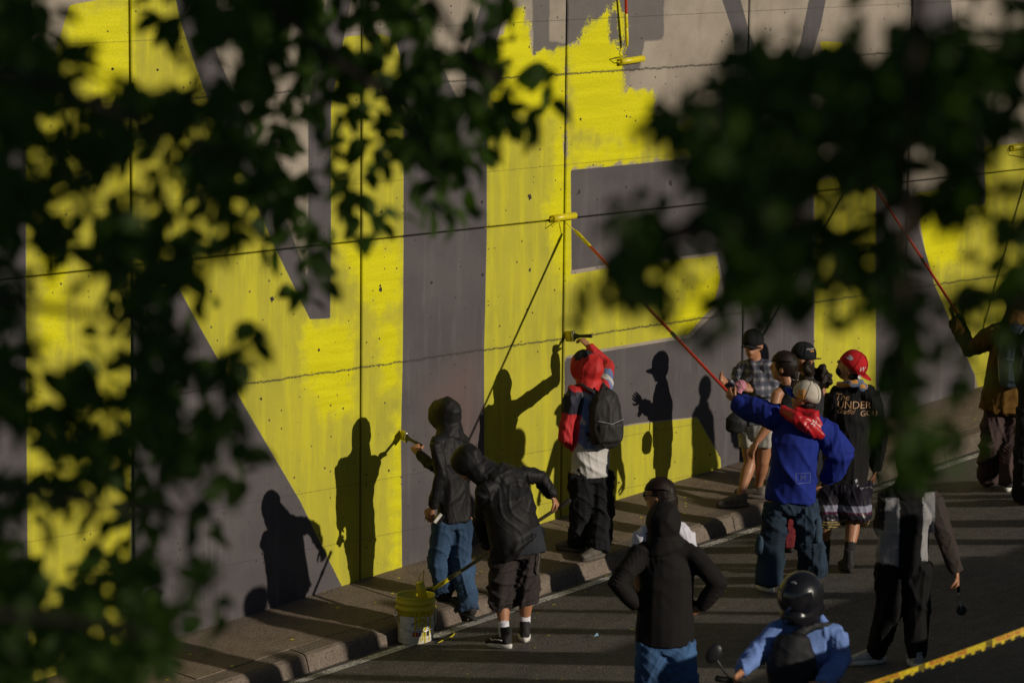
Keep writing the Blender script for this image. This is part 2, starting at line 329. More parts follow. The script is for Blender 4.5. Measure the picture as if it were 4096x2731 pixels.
YEL = [
 [(60, 1640), (60, 300), (100, 230), (130, 110), (160, 12), (395, -30), (398, -30), (414, 48), (438, 119), (471, 214), (524, 328), (566, 419), (600, 495), (633, 571), (712, 733), (758, 731), (760, 560), (760, 245), (790, 85), (870, 78), (906, 90), (922, 139), (927, 220), (927, 560), (925, 830), (921, 1000), (924, 1340), (790, 1365), (745, 1265), (689, 1150), (560, 930), (456, 746), (405, 651), (300, 677), (302, 1600)],
 [(1118, 290), (1290, 300), (1299, 395), (1311, 391), (1313, 621), (1302, 640), (1297, 824), (1296, 1240), (1112, 1290), (1112, 800), (1118, 540)],
 [(1302, 632), (1420, 612), (1560, 596), (1645, 586), (1655, 640), (1640, 700), (1580, 768), (1450, 790), (1365, 804), (1300, 818)],
 [(1296, 1003), (1464, 974), (1600, 959), (1612, 976), (1655, 1051), (1656, 1086), (1640, 1110), (1294, 1230)],
 [(1871, 415), (1950, 400), (2012, 440), (2012, 1090), (1870, 1130)],
 [(2100, 446), (2160, 436), (2262, 336), (2420, 322), (2420, 900), (2260, 960), (2240, 862), (2147, 656), (2125, 576)],
 [(1880, 95), (1938, 98), (1935, 136), (1895, 130)],
]
YELR = [
 [(1118, 330), (1118, 146), (1150, 80), (1178, 10), (1200, 15), (1215, 60), (1225, 130), (1250, 118), (1300, 108), (1302, 320)],
 [(1300, 398), (1302, 110), (1330, 100), (1345, 60), (1395, 30), (1400, 100), (1428, 110), (1430, 170), (1436, 210), (1500, 205), (1505, 270), (1530, 300), (1640, 250), (1630, 352), (1450, 376), (1311, 391)],
 [(1404, 10), (1418, 2), (1434, 30), (1436, 95), (1425, 90), (1418, 30)],
]
WET = [
 [(690, 745), (815, 735), (815, 945), (740, 965), (700, 860)], [(770, 555), (925, 560), (922, 690), (880, 730), (835, 690)],
 [(1118, 280), (1118, 140), (1180, 5), (1220, 60), (1230, 120), (1300, 105), (1302, 480), (1265, 495), (1275, 275), (1200, 255)],
 [(1302, 100), (1420, 0), (1440, 90), (1430, 200), (1510, 200), (1510, 290), (1440, 330), (1320, 300)],
 [(150, 15), (296, 10), (300, 230), (215, 220), (170, 120)], [(865, 740), (925, 735), (920, 900), (880, 900)], [(1310, 340), (1500, 310), (1450, 378), (1311, 391)],
 [(1245, 470), (1312, 380), (1315, 640), (1290, 650)], [(1600, 640), (1660, 620), (1655, 700), (1590, 768), (1530, 770)], [(905, 960), (925, 950), (925, 1310), (900, 1310)],
 [(100, 560), (150, 560), (150, 800), (90, 800)], [(2080, 500), (2210, 470), (2200, 600), (2120, 620)],
]
WASH = [
 [(1222, -40), (1262, -40), (1262, 95), (1300, 100), (1300, 40), (1310, -40), (1525, -40), (1525, 92), (1480, 95), (1470, 160), (1400, 165), (1330, 90), (1225, 150)],
 [(1225, 60), (1262, 90), (1255, 150), (1222, 150)],
]
RUST = [[(985, 900), (1085, 820), (1100, 960), (1090, 1100), (1010, 1000)]]
def sdf(P, poly):
    d = np.full(len(P), 1e9); ins = np.zeros(len(P), bool); n = len(poly)
    for i in range(n):
        a = poly[i]; b_ = poly[(i + 1) % n]; e = b_ - a; w = P - a
        t = np.clip((w @ e) / max(e @ e, 1e-12), 0, 1); q = w - t[:, None] * e; d = np.minimum(d, (q ** 2).sum(1))
        c1 = (a[1] <= P[:, 1]) & (b_[1] > P[:, 1]); c2 = (a[1] > P[:, 1]) & (b_[1] <= P[:, 1])
        cr = e[0] * w[:, 1] - e[1] * w[:, 0]; ins ^= (c1 & (cr > 0)) | (c2 & (cr < 0))
    return np.where(ins, 1, -1) * np.sqrt(d)
LAY = {k: [WP(p) for p in v] for k, v in dict(grey=GREY, yel=YEL, yelr=YELR, wet=WET, wash=WASH, rust=RUST).items()}
mural = empty('concrete_wall', (20, YW, float(side_z(20, YW))), 'tall panelled concrete wall being painted with grey letters on yellow', 'wall')
JX0, JDX, GAP = 16.145, 2.385, .02
ZJ = -3.33 + ZO
def panel(x0, x1, zb, zt, name='panel'):
    st = .03; nx = max(2, int((x1 - x0) / st)); nz = max(2, int((zt - min(zb(x0), zb(x1))) / st)); ch = .008
    xs = np.concatenate([[x0], np.linspace(x0 + ch, x1 - ch, nx), [x1]])
    V = []; nr = nz + 2
    for j in range(nr):
        for i, xx in enumerate(xs):
            z0 = zb(xx); zz = [z0] + list(np.linspace(z0 + ch, zt - ch, nz)) + [zt] if i == 0 and False else None
            t = 0 if j == 0 else (1 if j == nr - 1 else None)
            z = z0 if j == 0 else zt if j == nr - 1 else z0 + ch + (zt - z0 - 2 * ch) * (j - 1) / (nz - 1)
            V.append((xx, YW + (ch if i in (0, len(xs) - 1) or j in (0, nr - 1) else 0), z))
    m = len(xs); F = [(j * m + i, j * m + i + 1, (j + 1) * m + i + 1, (j + 1) * m + i) for j in range(nr - 1) for i in range(m - 1)]
    n0 = len(V); per = [i for i in range(m)] + [j * m + m - 1 for j in range(1, nr)] + [(nr - 1) * m + i for i in range(m - 2, -1, -1)] + [j * m for j in range(nr - 2, 0, -1)]
    for q in per: V.append((V[q][0], YW + .2, V[q][2]))
    for q in range(len(per)): F.append((per[(q + 1) % len(per)], per[q], n0 + q, n0 + (q + 1) % len(per)))
    o = mesh_obj(name, V, F, M['wall'], mural); me = o.data
    P = np.array(V)[:, [0, 2]]
    for k, polys in LAY.items():
        at = me.attributes.new(k, 'FLOAT', 'POINT'); val = np.full(len(P), -9.0)
        lo = P.min(0) - .8; hi = P.max(0) + .8
        for pl in polys:
            if (pl.max(0) > lo).all() and (pl.min(0) < hi).all(): val = np.maximum(val, sdf(P, pl))
        at.data.foreach_set('value', val.astype(np.float32))
    return o
PANELS = []
for i in range(-2, 7):
    xa, xb = JX0 + i * JDX + GAP / 2, JX0 + (i + 1) * JDX - GAP / 2
    PANELS.append(panel(xa, xb, lambda q: side_z(q, YW) - .12, ZJ - .006)); PANELS.append(panel(xa, xb, lambda q: ZJ + .006, 0.2 + ZO))
jb = MB(); jb.box((20, YW + .14, ZO - 3.4), (11.5, 0, 0), (0, .085, 0), (0, 0, 3.55)); jb.build('joint_backing', M['joint'], mural, False)
# form-tie holes and chips: flat patches, hollow shade put into their dark colour
hr = random.Random(11)
def chip(px, py, r):
    c = wall(px, py); n = 11; v = [(c[0], YW - .0035, c[2])]
    for k in range(n):
        a = 2 * math.pi * k / n; q = r * hr.uniform(.55, 1.25); v.append((c[0] + q * math.cos(a), YW - .0025, c[2] + q * 1.15 * math.sin(a)))
    mesh_obj('tie_hole_patch', v, [(0, 1 + (k + 1) % n, 1 + k) for k in range(n)], M['joint'], mural)
for px, py, r in [(1528, 538, .018), (1526, 848, .014), (1928, 807, .014), (1730, 828, .009), (2118, 788, .022), (2317, 768, .018), (2505, 748, .012), (2682, 733, .024), (2322, 478, .014), (2506, 466, .009), (2127, 491, .010), (1088, 1197, .022), (1930, 1100, .016), (1727, 1130, .014), (2119, 1080, .014), (1522, 1158, .016), (1520, 1143, .01), (1275, 1400, .012), (1044, 1595, .012), (1050, 2213, .012), (1270, 2183, .014), (1555, 1880, .011), (833, 2240, .01), (2130, 1250, .008), (3170, 1440, .008), (1445, 505, .011), (450, 277, .011), (630, 280, .009), (756, 681, .012), (1480, 2160, .008), (2840, 1816, .012), (2475, 1930, .01), (3815, 610, .014), (3700, 880, .012)]: chip(px, py, r)

# ------------------------------------------------------------------ people: posed joints -> continuous body and clothes
REMESH = []     # (object, voxel, smooth iterations, post function)
def soft(name, mb, mat, parent, voxel=.012, smooth=3, colour=(.02, .02, .02), fold=0.0, fdir=(1, 1, .35), fscale=1.0, seed=0, extra=None, joints=()):
    o = mb.build(name, mat, parent, True); REMESH.append((o, voxel, smooth, colour, fold, fdir, fscale, seed, extra, joints)); return o
def folds(V, fdir, sc, seed):
    """crisp narrow creases that start and stop, running across the fdir-weighted directions"""
    r = np.random.default_rng(seed); P = V * sc; out = np.zeros(len(V)); W = np.zeros_like(P)
    def rd(): d = r.normal(size=3); return d / np.linalg.norm(d)
    for k in range(3):
        W[:, k] = np.sin(P @ rd() * 7 + r.uniform(0, 6)) * .05 + np.sin(P @ rd() * 16 + r.uniform(0, 6)) * .02
    P2 = P + W
    for fr, am, wd in ((9, .9, .45), (14, 1.0, .38), (17, .9, .35), (23, .8, .35), (29, .7, .32), (37, .5, .32), (50, .4, .35)):
        d = unit(rd() * np.asarray(fdir)); t = np.clip(.5 + .9 * np.sin(P2 @ rd() * 6 + r.uniform(0, 6)), 0, 1); s_ = np.sin(P2 @ d * fr + r.uniform(0, 6.28))
        out += am * t * t * (3 - 2 * t) * (np.exp(-(s_ / wd) ** 2) - .25)
    return out
def wrinkles(V, joints, seed):
    """cloth gathered round elbows, knees, cuffs and hems: rings that tilt and fade"""
    r = np.random.default_rng(seed + 77); out = np.zeros(len(V))
    for p, ax, reach, rad, wl, am in joints:
        q = V - p; t = q @ ax; rr = np.linalg.norm(q - t[:, None] * ax, axis=1); tilt = q @ unit(np.cross(ax, r.normal(size=3))) * r.uniform(.3, 1.0)
        w = np.exp(-(t / reach) ** 2) * np.exp(-(rr / rad) ** 4) * (.55 + .45 * np.sin(q @ unit(r.normal(size=3)) * 22 + r.uniform(0, 6)))
        s_ = np.sin((t + tilt) * 2 * math.pi / wl + r.uniform(0, 6)); out += am * w * (np.exp(-(s_ / .5) ** 2) - .4)
    return out
def finish_soft():
    bpy.context.view_layer.update()
    for (o, vox, sm, *_r) in REMESH:
        m = o.modifiers.new('r', 'REMESH'); m.mode = 'VOXEL'; m.voxel_size = vox; m.use_smooth_shade = True
        if sm: s = o.modifiers.new('s', 'SMOOTH'); s.iterations = sm; s.factor = .5
    dg = bpy.context.evaluated_depsgraph_get(); new = []
    for (o, *_r) in REMESH: new.append(bpy.data.meshes.new_from_object(o.evaluated_get(dg)))
    for (o, vox, sm, colour, fold, fdir, fsc, seed, extra, joints), me in zip(REMESH, new):
        mats = list(o.data.materials); o.modifiers.clear(); old = o.data; nm = old.name; o.data = me; bpy.data.meshes.remove(old); me.name = nm
        if not len(me.materials):
            for q in mats: me.materials.append(q)
        n = len(me.vertices); V = np.empty(n * 3, np.float32); me.vertices.foreach_get('co', V); V = V.reshape(-1, 3).astype(float)
        C = np.empty((n, 4), np.float32); C[:, 3] = 1
        C[:, :3] = colour(V) if callable(colour) else np.asarray(colour)
        if fold:
            NN = np.empty(n * 3, np.float32); me.vertices.foreach_get('normal', NN); NN = NN.reshape(-1, 3)
            V = V + NN * (folds(V, fdir, fsc, seed) * fold * 1.5 + (wrinkles(V, joints, seed) if joints else 0))[:, None]; me.vertices.foreach_set('co', V.astype(np.float32).ravel())
        ca = me.attributes.new('Col', 'FLOAT_COLOR', 'POINT'); ca.data.foreach_set('color', C.ravel())
        me.polygons.foreach_set('use_smooth', [True] * len(me.polygons))
        if extra:   # hands: joined on after the remesh so that the fingers stay separate
            ev, ef = extra
            fs = [tuple(p.vertices) for p in me.polygons]; n0 = len(V)
            m2 = bpy.data.meshes.new(nm); m2.from_pydata([tuple(q) for q in V] + list(ev), [], fs + [tuple(i + n0 for i in q) for q in ef])
            for q in me.materials: m2.materials.append(q)
            m2.polygons.foreach_set('use_smooth', [True] * len(m2.polygons)); o.data = m2; bpy.data.meshes.remove(me); m2.name = nm
        o.data.update()
    REMESH.clear()

def hand_mb(mb, wr, tip, palm_n, curl=.5, spread=.15, size=1.0):
    """palm and five fingers from the wrist towards tip; palm_n = direction the palm faces"""
    wr = np.asarray(wr, float); d = unit(np.asarray(tip, float) - wr); n = unit(np.asarray(palm_n, float) - d * (np.asarray(palm_n, float) @ d)); s = np.cross(d, n)
    mb.loft([wr - d * .02, wr + d * .015, wr + d * .05 * size, wr + d * .088 * size], [(.024, .019), (.029, .017), (.040 * size, .015), (.038 * size, .012)], side=s, seg=10)
    for k, (off, ln) in enumerate(((-.030, .062), (-.010, .074), (.010, .070), (.029, .055))):
        b0 = wr + d * .082 * size + s * off * size; p = [b0 - d * .012]; dd = unit(d + s * (k - 1.5) * spread * .3); a = 0
        for q in range(3):
            a += curl * (.55 if q == 0 else .8); dv = dd * math.cos(a) + n * math.sin(a); p.append(p[-1] + dv * ln * size * (.48, .32, .26)[q] * 1.1)
        mb.loft(p, [.0098, .0092, .0083, .0068], seg=7)
    t0 = wr + d * .03 * size - s * .028 * size; td = unit(-s * .75 + d * .75 + n * .35)
    mb.loft([t0, t0 + td * .032, t0 + td * .032 + unit(td + n * curl + d * .4) * .03, t0 + td * .032 + unit(td + n * curl + d * .4) * .03 + unit(d + n * curl * 1.2) * .022], [.0125, .0115, .010, .0075], seg=7)

class Person:
    def __init__(s, name_label, feet, depth_add=0.0, cat='person', group=None, skin='skin'):
        """feet = ((heel px), (toe px)) for left then right foot, where the soles meet the ground"""
        s.heel = [ground(*f[0]) for f in feet]; s.toe = [ground(*f[1]) for f in feet]
        for i in range(2):    # keep heel and toe one shoe apart on the ground
            v = s.toe[i] - s.heel[i]; v[2] = 0; v = unit(v) * .25; s.toe[i] = s.heel[i] + v; s.toe[i][2] = ground_z(*s.toe[i][:2])
        s.d = float(np.mean([h @ hd for h in s.heel])) + depth_add
        c = (s.heel[0] + s.heel[1]) / 2; s.root = empty('person', c, name_label, cat, group); s.skin = M[skin]; s.j = {}; s.ex = MB(); s.seed = int(abs(c[0] * 37)) + 1
    def J(s, px, py, w=0.0): return atd(px, py, s.d + w)
    def set(s, **kw):
        for k, v in kw.items(): s.j[k] = s.J(*v) if len(v) in (2, 3) and v[0] > 60 else np.asarray(v, float)
        return s
    def ank(s, i, h=.1): v = unit(s.toe[i] - s.heel[i]); return s.heel[i] + v * .055 + np.array([0, 0, h])
    def frame(s, look):   # head frame from a looking direction
        f = unit(look); r = unit(np.cross(f, [0, 0, 1.0])); return f, r, np.cross(r, f)
    def head(s, mb, c, look, sc=1.0, ears=True):
        f, r, u = s.frame(look); s.hf = (np.asarray(c, float), f, r, u)
        mb.ell(c + u * .012, r * .076 * sc, f * .096 * sc, u * .105 * sc); mb.ell(c - u * .048 + f * .022, r * .060 * sc, f * .070 * sc, u * .078 * sc)
        mb.ell(c - u * .098 * sc + f * .055, r * .028, f * .03, u * .022)                      # chin
        mb.loft([c + u * .018 + f * .088, c - u * .012 + f * .108, c - u * .030 + f * .112], [.011, .014, .017], seg=8)   # nose
        mb.ell(c + u * .03 + f * .086, r * .05, f * .014, u * .011)                               # brow
        mb.ell(c - u * .060 + f * .092, r * .026, f * .012, u * .012)                             # mouth
        if ears:
            for q in (-1, 1): mb.ell(c - u * .012 + r * q * .078 - f * .008, r * .012, f * .022, u * .032)
    def body(s, look, ears=True, headsc=1.0, hands=True, curl=(.6, .6), palm=None, bare=False):
        j = s.j; mb = MB(); sd = unit(j['shr'] - j['shl']); side = sd
        mid = (j['shl'] + j['shr']) / 2; ax = mid - j['pel']; hw = np.linalg.norm(j['shr'] - j['shl']) / 2
        mb.loft([j['pel'] - unit(ax) * .05, j['pel'] + ax * .08, j['pel'] + ax * .35, j['pel'] + ax * .7, j['pel'] + ax * .97], [(.13, .09), (.135, .095), (.118, .085), (.14, .095), (hw * .7, .06)], side=side)
        k_ = 1.0 if bare else .74; mb.loft([j['shl'], mid, j['shr']], [.048 * k_, .065, .048 * k_])
        nk = j['neck']; hc = j['head']
        mb.loft([mid - unit(ax) * .03, nk, hc - unit(hc - nk) * .02], [.075, .056, .055]); s.head(mb, hc, look, headsc, ears)
        for q, i in (('l', 0), ('r', 1)):
            hip = j['hip' + q]; kn = j['kn' + q]; an = s.ank(i)
            mb.loft([hip, hip + (kn - hip) * .45, kn, kn + (an - kn) * .3, kn + (an - kn) * .72, an], [.088, .078, .056, .058, .040, .036])
            v = unit(s.toe[i] - s.heel[i]); b0 = s.heel[i] + np.array([0, 0, .045]); mb.loft([b0 + v * .02, b0 + v * .12, b0 + v * .20], [(.032, .035), (.038, .032), (.036, .02)], side=np.cross(v, [0, 0, 1.0]))
            mb.loft([an, s.heel[i] + v * .05 + np.array([0, 0, .04])], [.036, .034])
            sh, el, wr = j['sh' + q], j['el' + q], j['wr' + q]
            mb.loft([sh, sh + (el - sh) * .5, el, el + (wr - el) * .3, wr], [.05 * k_, .046 * k_, .038 * k_, .040 * (k_ + .1), .027])
            if hands and 'ha' + q in j:
                pn = (palm or {}).get(q, -sd if q == 'r' else sd)
                hand_mb(s.ex, wr, j['ha' + q], pn, curl[i])
        return soft('body', mb, s.skin, s.root, .011, 2, colour=(.3, .15, .08), extra=(s.ex.v, s.ex.f))
    def top(s, colour, mat='cotton', grow=.022, hip=.17, hem=.10, dep=.125, sleeve=1.0, hood=None, cuff=.038, upper=.068, fold=.006, name='jacket', fdir=(1, 1, .35), fsc=1.0, shrink_cuff=True, hemflare=0.0):
        j = s.j; mb = MB(); sd = unit(j['shr'] - j['shl']); mid = (j['shl'] + j['shr']) / 2; ax = mid - j['pel']; hw = np.linalg.norm(j['shr'] - j['shl']) / 2; ua = unit(ax)
        hm = j['hemc'] if 'hemc' in j else j['pel'] - ua * hem
        mb.loft([hm, j['pel'] + ax * .05, j['pel'] + ax * .4, j['pel'] + ax * .75, j['pel'] + ax * .98, j['neck'] - unit(j['neck'] - mid) * .01],
                [(hip + hemflare, dep), (hip, dep), (hip * .94, dep), ((hip + hw) / 2 + .01, dep + .008), (hw * .86, .088), (.07, .068)], side=sd, seg=18, dome=.15)
        mb.loft([j['shl'], mid + ua * .02, j['shr']], [upper * .93, .075, upper * .93])
        for q in ('l', 'r'):
            sh, el, wr = j['sh' + q], j['el' + q], j['wr' + q]; wr = el + (wr - el) * .97
            if sleeve >= 1: mb.loft([sh, sh + (el - sh) * .5, el, el + (wr - el) * .55, el + (wr - el) * .9, wr], [upper, upper * .95, upper * .88, (upper + cuff) / 2, cuff + .008, cuff], dome=.15)
            elif sleeve > 0: mb.loft([sh, sh + (el - sh) * sleeve], [upper, upper * .95], dome=.15)
        jw = [(hm + ua * .05, ua, .06, .5, .05, .006)]
        for q in ('l', 'r'):
            if sleeve >= 1: jw += [(j['el' + q], unit(j['wr' + q] - j['sh' + q]), .10, .15, .048, .011), (j['el' + q] + (j['wr' + q] - j['el' + q]) * .8, unit(j['wr' + q] - j['el' + q]), .06, .11, .032, .007)]
            jw.append((j['sh' + q] - ua * .05, unit(sd * (1 if q == 'r' else -1) + ua * .6), .08, .16, .06, .007))
        if hood == 'down': mb.loft([mid + ua * .03 - sd * .09, mid + ua * .05 - s.fwd * .05, mid + ua * .03 + sd * .09], [.04, .06, .04])
        return soft(name, mb, M[mat], s.root, .0105, 2, colour=colour, fold=fold, fdir=fdir, fscale=fsc, seed=s.seed, joints=jw)
    def hoodie(s, colour, c, look, sc=(.105, .128, .145), mat='nylon', peak=.05, fold=.005, back=.02):
        f, r, u = s.frame(look); mb = MB(); j = s.j; c = np.asarray(c)
        X, Yd, Z = sc; q_ = lambda a_, h_: c + f * a_ - f * back + u * (h_ + .01)
        mb.loft([q_(-Yd * .78, -.015), q_(-Yd * .45, .0), q_(0, .006), q_(Yd * .45, .0), q_(Yd * .75 + peak * .5, -.012), q_(Yd * .85 + peak, -.022)], [(X * .62, Z * .62), (X * .92, Z * .92), (X, Z), (X * .97, Z * .97), (X * .84, Z * .86), (X * .66, Z * .70)], side=r, seg=16, dome=.35)
        mid = (j['shl'] + j['shr']) / 2
        mb.loft([c - u * .06 - f * back, j['neck'], mid + (j['neck'] - mid) * .2], [(sc[0] * .95, sc[1] * .85), (.115, .105), (.16, .10)], side=r)
        return soft('hood', mb, M[mat], s.root, .011, 2, colour=colour, fold=fold, fdir=(1, 1, .8), seed=s.seed + 5)
    def pants(s, colour, mat='denim', r=(.105, .095, .085, .082), to=1.0, dep=.125, hipw=.16, fold=.006, name='trousers', fdir=(1, 1, .6), fsc=1.25, waist=.06):
        j = s.j; mb = MB(); sd = unit(j['hipr'] - j['hipl']); ax = unit((j['shl'] + j['shr']) / 2 - j['pel']); pc = (j['hipl'] + j['hipr']) / 2
        mb.loft([pc - np.array([0, 0, .07]), pc, j['pel'] + ax * waist], [(hipw * .9, dep * .92), (hipw, dep), (hipw * .93, dep * .9)], side=sd, dome=.2)
        jw = [(j['kn' + q], unit(s.ank(i) - j['hip' + q]), .12, .17, .06, .010) for q, i in (('l', 0), ('r', 1))] + [((j['hipl'] + j['hipr']) / 2 - np.array([0, 0, .06]), np.array([0, 0, 1.0]), .07, .3, .05, .006)]
        if to >= 1: jw += [(s.ank(i, .13), np.array([0, 0, 1.0]), .09, .16, .05, .012) for i in range(2)]
        for q, i in (('l', 0), ('r', 1)):
            hip = j['hip' + q]; kn = j['kn' + q]; an = s.ank(i, .055 if to >= 1 else .1)
            if to >= 1: mb.loft([hip, hip + (kn - hip) * .5, kn, kn + (an - kn) * .5, kn + (an - kn) * .9, an], [r[0], (r[0] + r[1]) / 2, r[1], (r[1] + r[2]) / 2, r[2], r[3]], dome=.12)
            else:
                e = kn + (an - kn) * (to - .5) * 2 if to > .5 else hip + (kn - hip) * to * 2
                P = [hip, hip + (kn - hip) * min(.5, to), kn, e] if to > .5 else [hip, (hip + e) / 2, e]
                R = [r[0], (r[0] + r[1]) / 2, r[1], r[2]] if to > .5 else [r[0], r[1], r[2]]
                mb.loft(P, R, dome=.1)
        return soft(name, mb, M[mat], s.root, .0105, 2, colour=colour, fold=fold * 1.25, fdir=fdir, fscale=fsc, seed=s.seed + 9, joints=jw)
    def shoe(s, i, mat, sole, high=.0, scale=1.0):
        v = unit(s.toe[i] - s.heel[i]); sd = np.cross(v, [0, 0, 1.0]); b0 = s.heel[i] - v * .015; U = np.array([0, 0, 1.0]); mb = MB()
        mb.loft([b0 + v * .025 + U * .065, b0 + v * .10 + U * .068, b0 + v * .18 * scale + U * .052, b0 + v * .255 * scale + U * .04], [(.040, .05), (.045, .05), (.049, .037), (.040, .024)], side=sd, seg=14)
        mb.loft([b0 + v * .05 + U * .07, b0 + v * .055 + U * (.115 + high)], [(.042, .05), (.043, .052)], side=sd, seg=14, dome=.1)
        o = soft('shoe', mb, mat, s.root, .008, 2); sb = MB(); n = 14; V = []
        for zz, g in ((.002, 0), (.03, .003), (.036, -.004)):
            for k in range(n):
                a = 2 * math.pi * k / n; q = math.cos(a); V.append(b0 + v * (.125 * scale + q * (.138 * scale + g)) + sd * math.sin(a) * (.048 + g + .006 * q) + U * zz)
        F = [(r_ * n + k, r_ * n + (k + 1) % n, (r_ + 1) * n + (k + 1) % n, (r_ + 1) * n + k) for r_ in range(2) for k in range(n)] + [tuple(range(n))[::-1], tuple(2 * n + k for k in range(n))]
        sb.add(V, F); sb.build('sole', sole, o, True); return o
    def sock(s, i, mat, h0=.08, h1=.19, r=.042):
        a = s.ank(i, h0); kn = s.j['kn' + 'lr'[i]]; b_ = s.ank(i, .1) + unit(kn - s.ank(i)) * (h1 - .1); mb = MB(); mb.loft([a, b_], [r, r], dome=.05); return mb.build('sock', mat, s.root)
    def cap(s, colour, c, look, brim=True, mat='cotton', back=False, tilt=.0, sc=1.0, brim_flat=False, brimcol=None):
        f, r, u = s.frame(look); c = np.asarray(c, float); mb = MB(); o = c + u * .028
        V = []; n, m = 18, 7
        for i in range(m + 1):
            th = (math.pi / 2) * i / m
            for k in range(n):
                a = 2 * math.pi * k / n; V.append(o + (r * math.cos(a) * .094 + f * math.sin(a) * .112) * sc * math.cos(th) ** .8 + u * (math.sin(th) * .110 * sc - .02 * (1 if i == 0 else 0)))
        F = [(i * n + k, i * n + (k + 1) % n, (i + 1) * n + (k + 1) % n, (i + 1) * n + k) for i in range(m) for k in range(n)] + [tuple(range(n))[::-1]]
        mb.add(V, F); ob = mb.build('cap', M[mat], s.root); paint(ob, colour)
        if brim:
            bf = -f if back else f; V = []; n = 13
            for rr, dz in ((.085, .0), (.17, 0), (.17, -.006), (.085, -.006)):
                for k in range(n):
                    a = math.pi * (.12 + .76 * k / (n - 1)); x_ = math.cos(a); y_ = math.sin(a)
                    V.append(o + r * x_ * .094 * (1 if rr < .1 else .92) + bf * (y_ * .108 if rr < .1 else .045 + y_ * .145) + u * (-.012 + dz - (.0 if brim_flat else .030 * x_ * x_) - (tilt * y_ if rr > .1 else 0)))
            F = [(q * n + k, q * n + k + 1, ((q + 1) % 4) * n + k + 1, ((q + 1) % 4) * n + k) for q in range(4) for k in range(n - 1)] + [(0, n, 2 * n, 3 * n), (4 * n - 1, 3 * n - 1, 2 * n - 1, n - 1)]
            b2 = MB().add(V, F).build('brim', M[mat], ob); paint(b2, brimcol or colour)
        sm_ = MB()
        for k in range(6):
            a = 2 * math.pi * k / 6 + .26; sm_.loft([o + (r * math.cos(a) * .0955 + f * math.sin(a) * .1135) * sc * math.cos(th) ** .8 + u * math.sin(th) * .1115 * sc for th in np.linspace(.05, 1.5, 8)], [.0018] * 8, seg=5)
        sc2 = colour if not callable(colour) else (.30, .26, .20); paint(sm_.build('seam', M[mat], ob), tuple(q_ * .45 for q_ in sc2))
        bt = MB(); bt.ell(o + u * .112 * sc, r * .009, f * .009, u * .006, 8, 5); paint(bt.build('button', M[mat], ob), colour)
        return ob
def strands(parent, c, f, r, u, n=70, back=.1, drop=.10, sc=1.0, seed=1):
    q = random.Random(seed); mb = MB()
    for k in range(n):
        a = q.uniform(-1.25, 1.25); P = []
        for t in np.linspace(0, 1, 7):
            th = math.radians(35 + 135 * t); e = a * (1 - .55 * t ** 2); P.append(c + u * .02 + (f * math.cos(th) * .112 + (u * math.cos(e) + r * math.sin(e)) * .116 * math.sin(th)) * sc + r * q.gauss(0, .002) - u * max(0, t - .75) * drop)
        mb.loft(P, [.003, .006, .007, .007, .007, .006, .003], seg=5)
    return mb.build('hair_strands', M['hair'], parent)
def paint(o, colour):
    me = o.data; n = len(me.vertices); C = np.ones((n, 4), np.float32)
    if callable(colour):
        V = np.empty(n * 3, np.float32); me.vertices.foreach_get('co', V); C[:, :3] = colour(V.reshape(-1, 3).astype(float))
    else: C[:, :3] = colour
    me.attributes.new('Col', 'FLOAT_COLOR', 'POINT').data.foreach_set('color', C.ravel())
def text_mesh(body, size, align='CENTER', extrude=0.0, shear=0.0):
    cu = bpy.data.curves.new('t', 'FONT'); cu.body = body; cu.size = size; cu.align_x = align; cu.align_y = 'CENTER'; cu.shear = shear; cu.resolution_u = 3
    ob = bpy.data.objects.new('t', cu); col.objects.link(ob); bpy.context.view_layer.update()
    me = bpy.data.meshes.new_from_object(ob.evaluated_get(bpy.context.evaluated_depsgraph_get())); v = np.array([tuple(p.co) for p in me.vertices]).reshape(-1, 3); f = [tuple(p.vertices) for p in me.polygons]
    bpy.data.objects.remove(ob); bpy.data.curves.remove(cu); bpy.data.meshes.remove(me); return v, f
def project(name, v2, faces, origin, ux, uy, target, mat, parent, off=.004):
    """lay flat print onto a garment: cast each point of it towards the target's surface"""
    n = unit(np.cross(ux, uy)); bv = BVHTree.FromPolygons([tuple(p.co) for p in target.data.vertices], [tuple(p.vertices) for p in target.data.polygons]); out = []
    for x_, y_ in v2[:, :2]:
        p = origin + ux * x_ + uy * y_ + n * .4; h = bv.ray_cast(Vector(p), Vector(-n), .8); q = np.array(h[0]) if h[0] is not None else p - n * .4; out.append(q + n * off)
    return mesh_obj(name, out, faces, mat, parent)
UP = np.array([0, 0, 1.0]); CR_ = rt.copy(); CD = hd.copy()            # picture right and depth directions on the ground
def dirv(r_, d_, u_=0.0): return unit(CR_ * r_ + CD * d_ + UP * u_)

# ------------------------------------------------------------------ the people
POST = []
BLK = (.0085, .008, .0085); BRN = (.0095, .0080, .0075); JEAN = (.030, .058, .11)
def jean_col(V, c=JEAN):
    return np.asarray(c) * (.75 + .5 * (np.sin(V[:, [2]] * 7 + V[:, [0]] * 9) * .5 + .5))

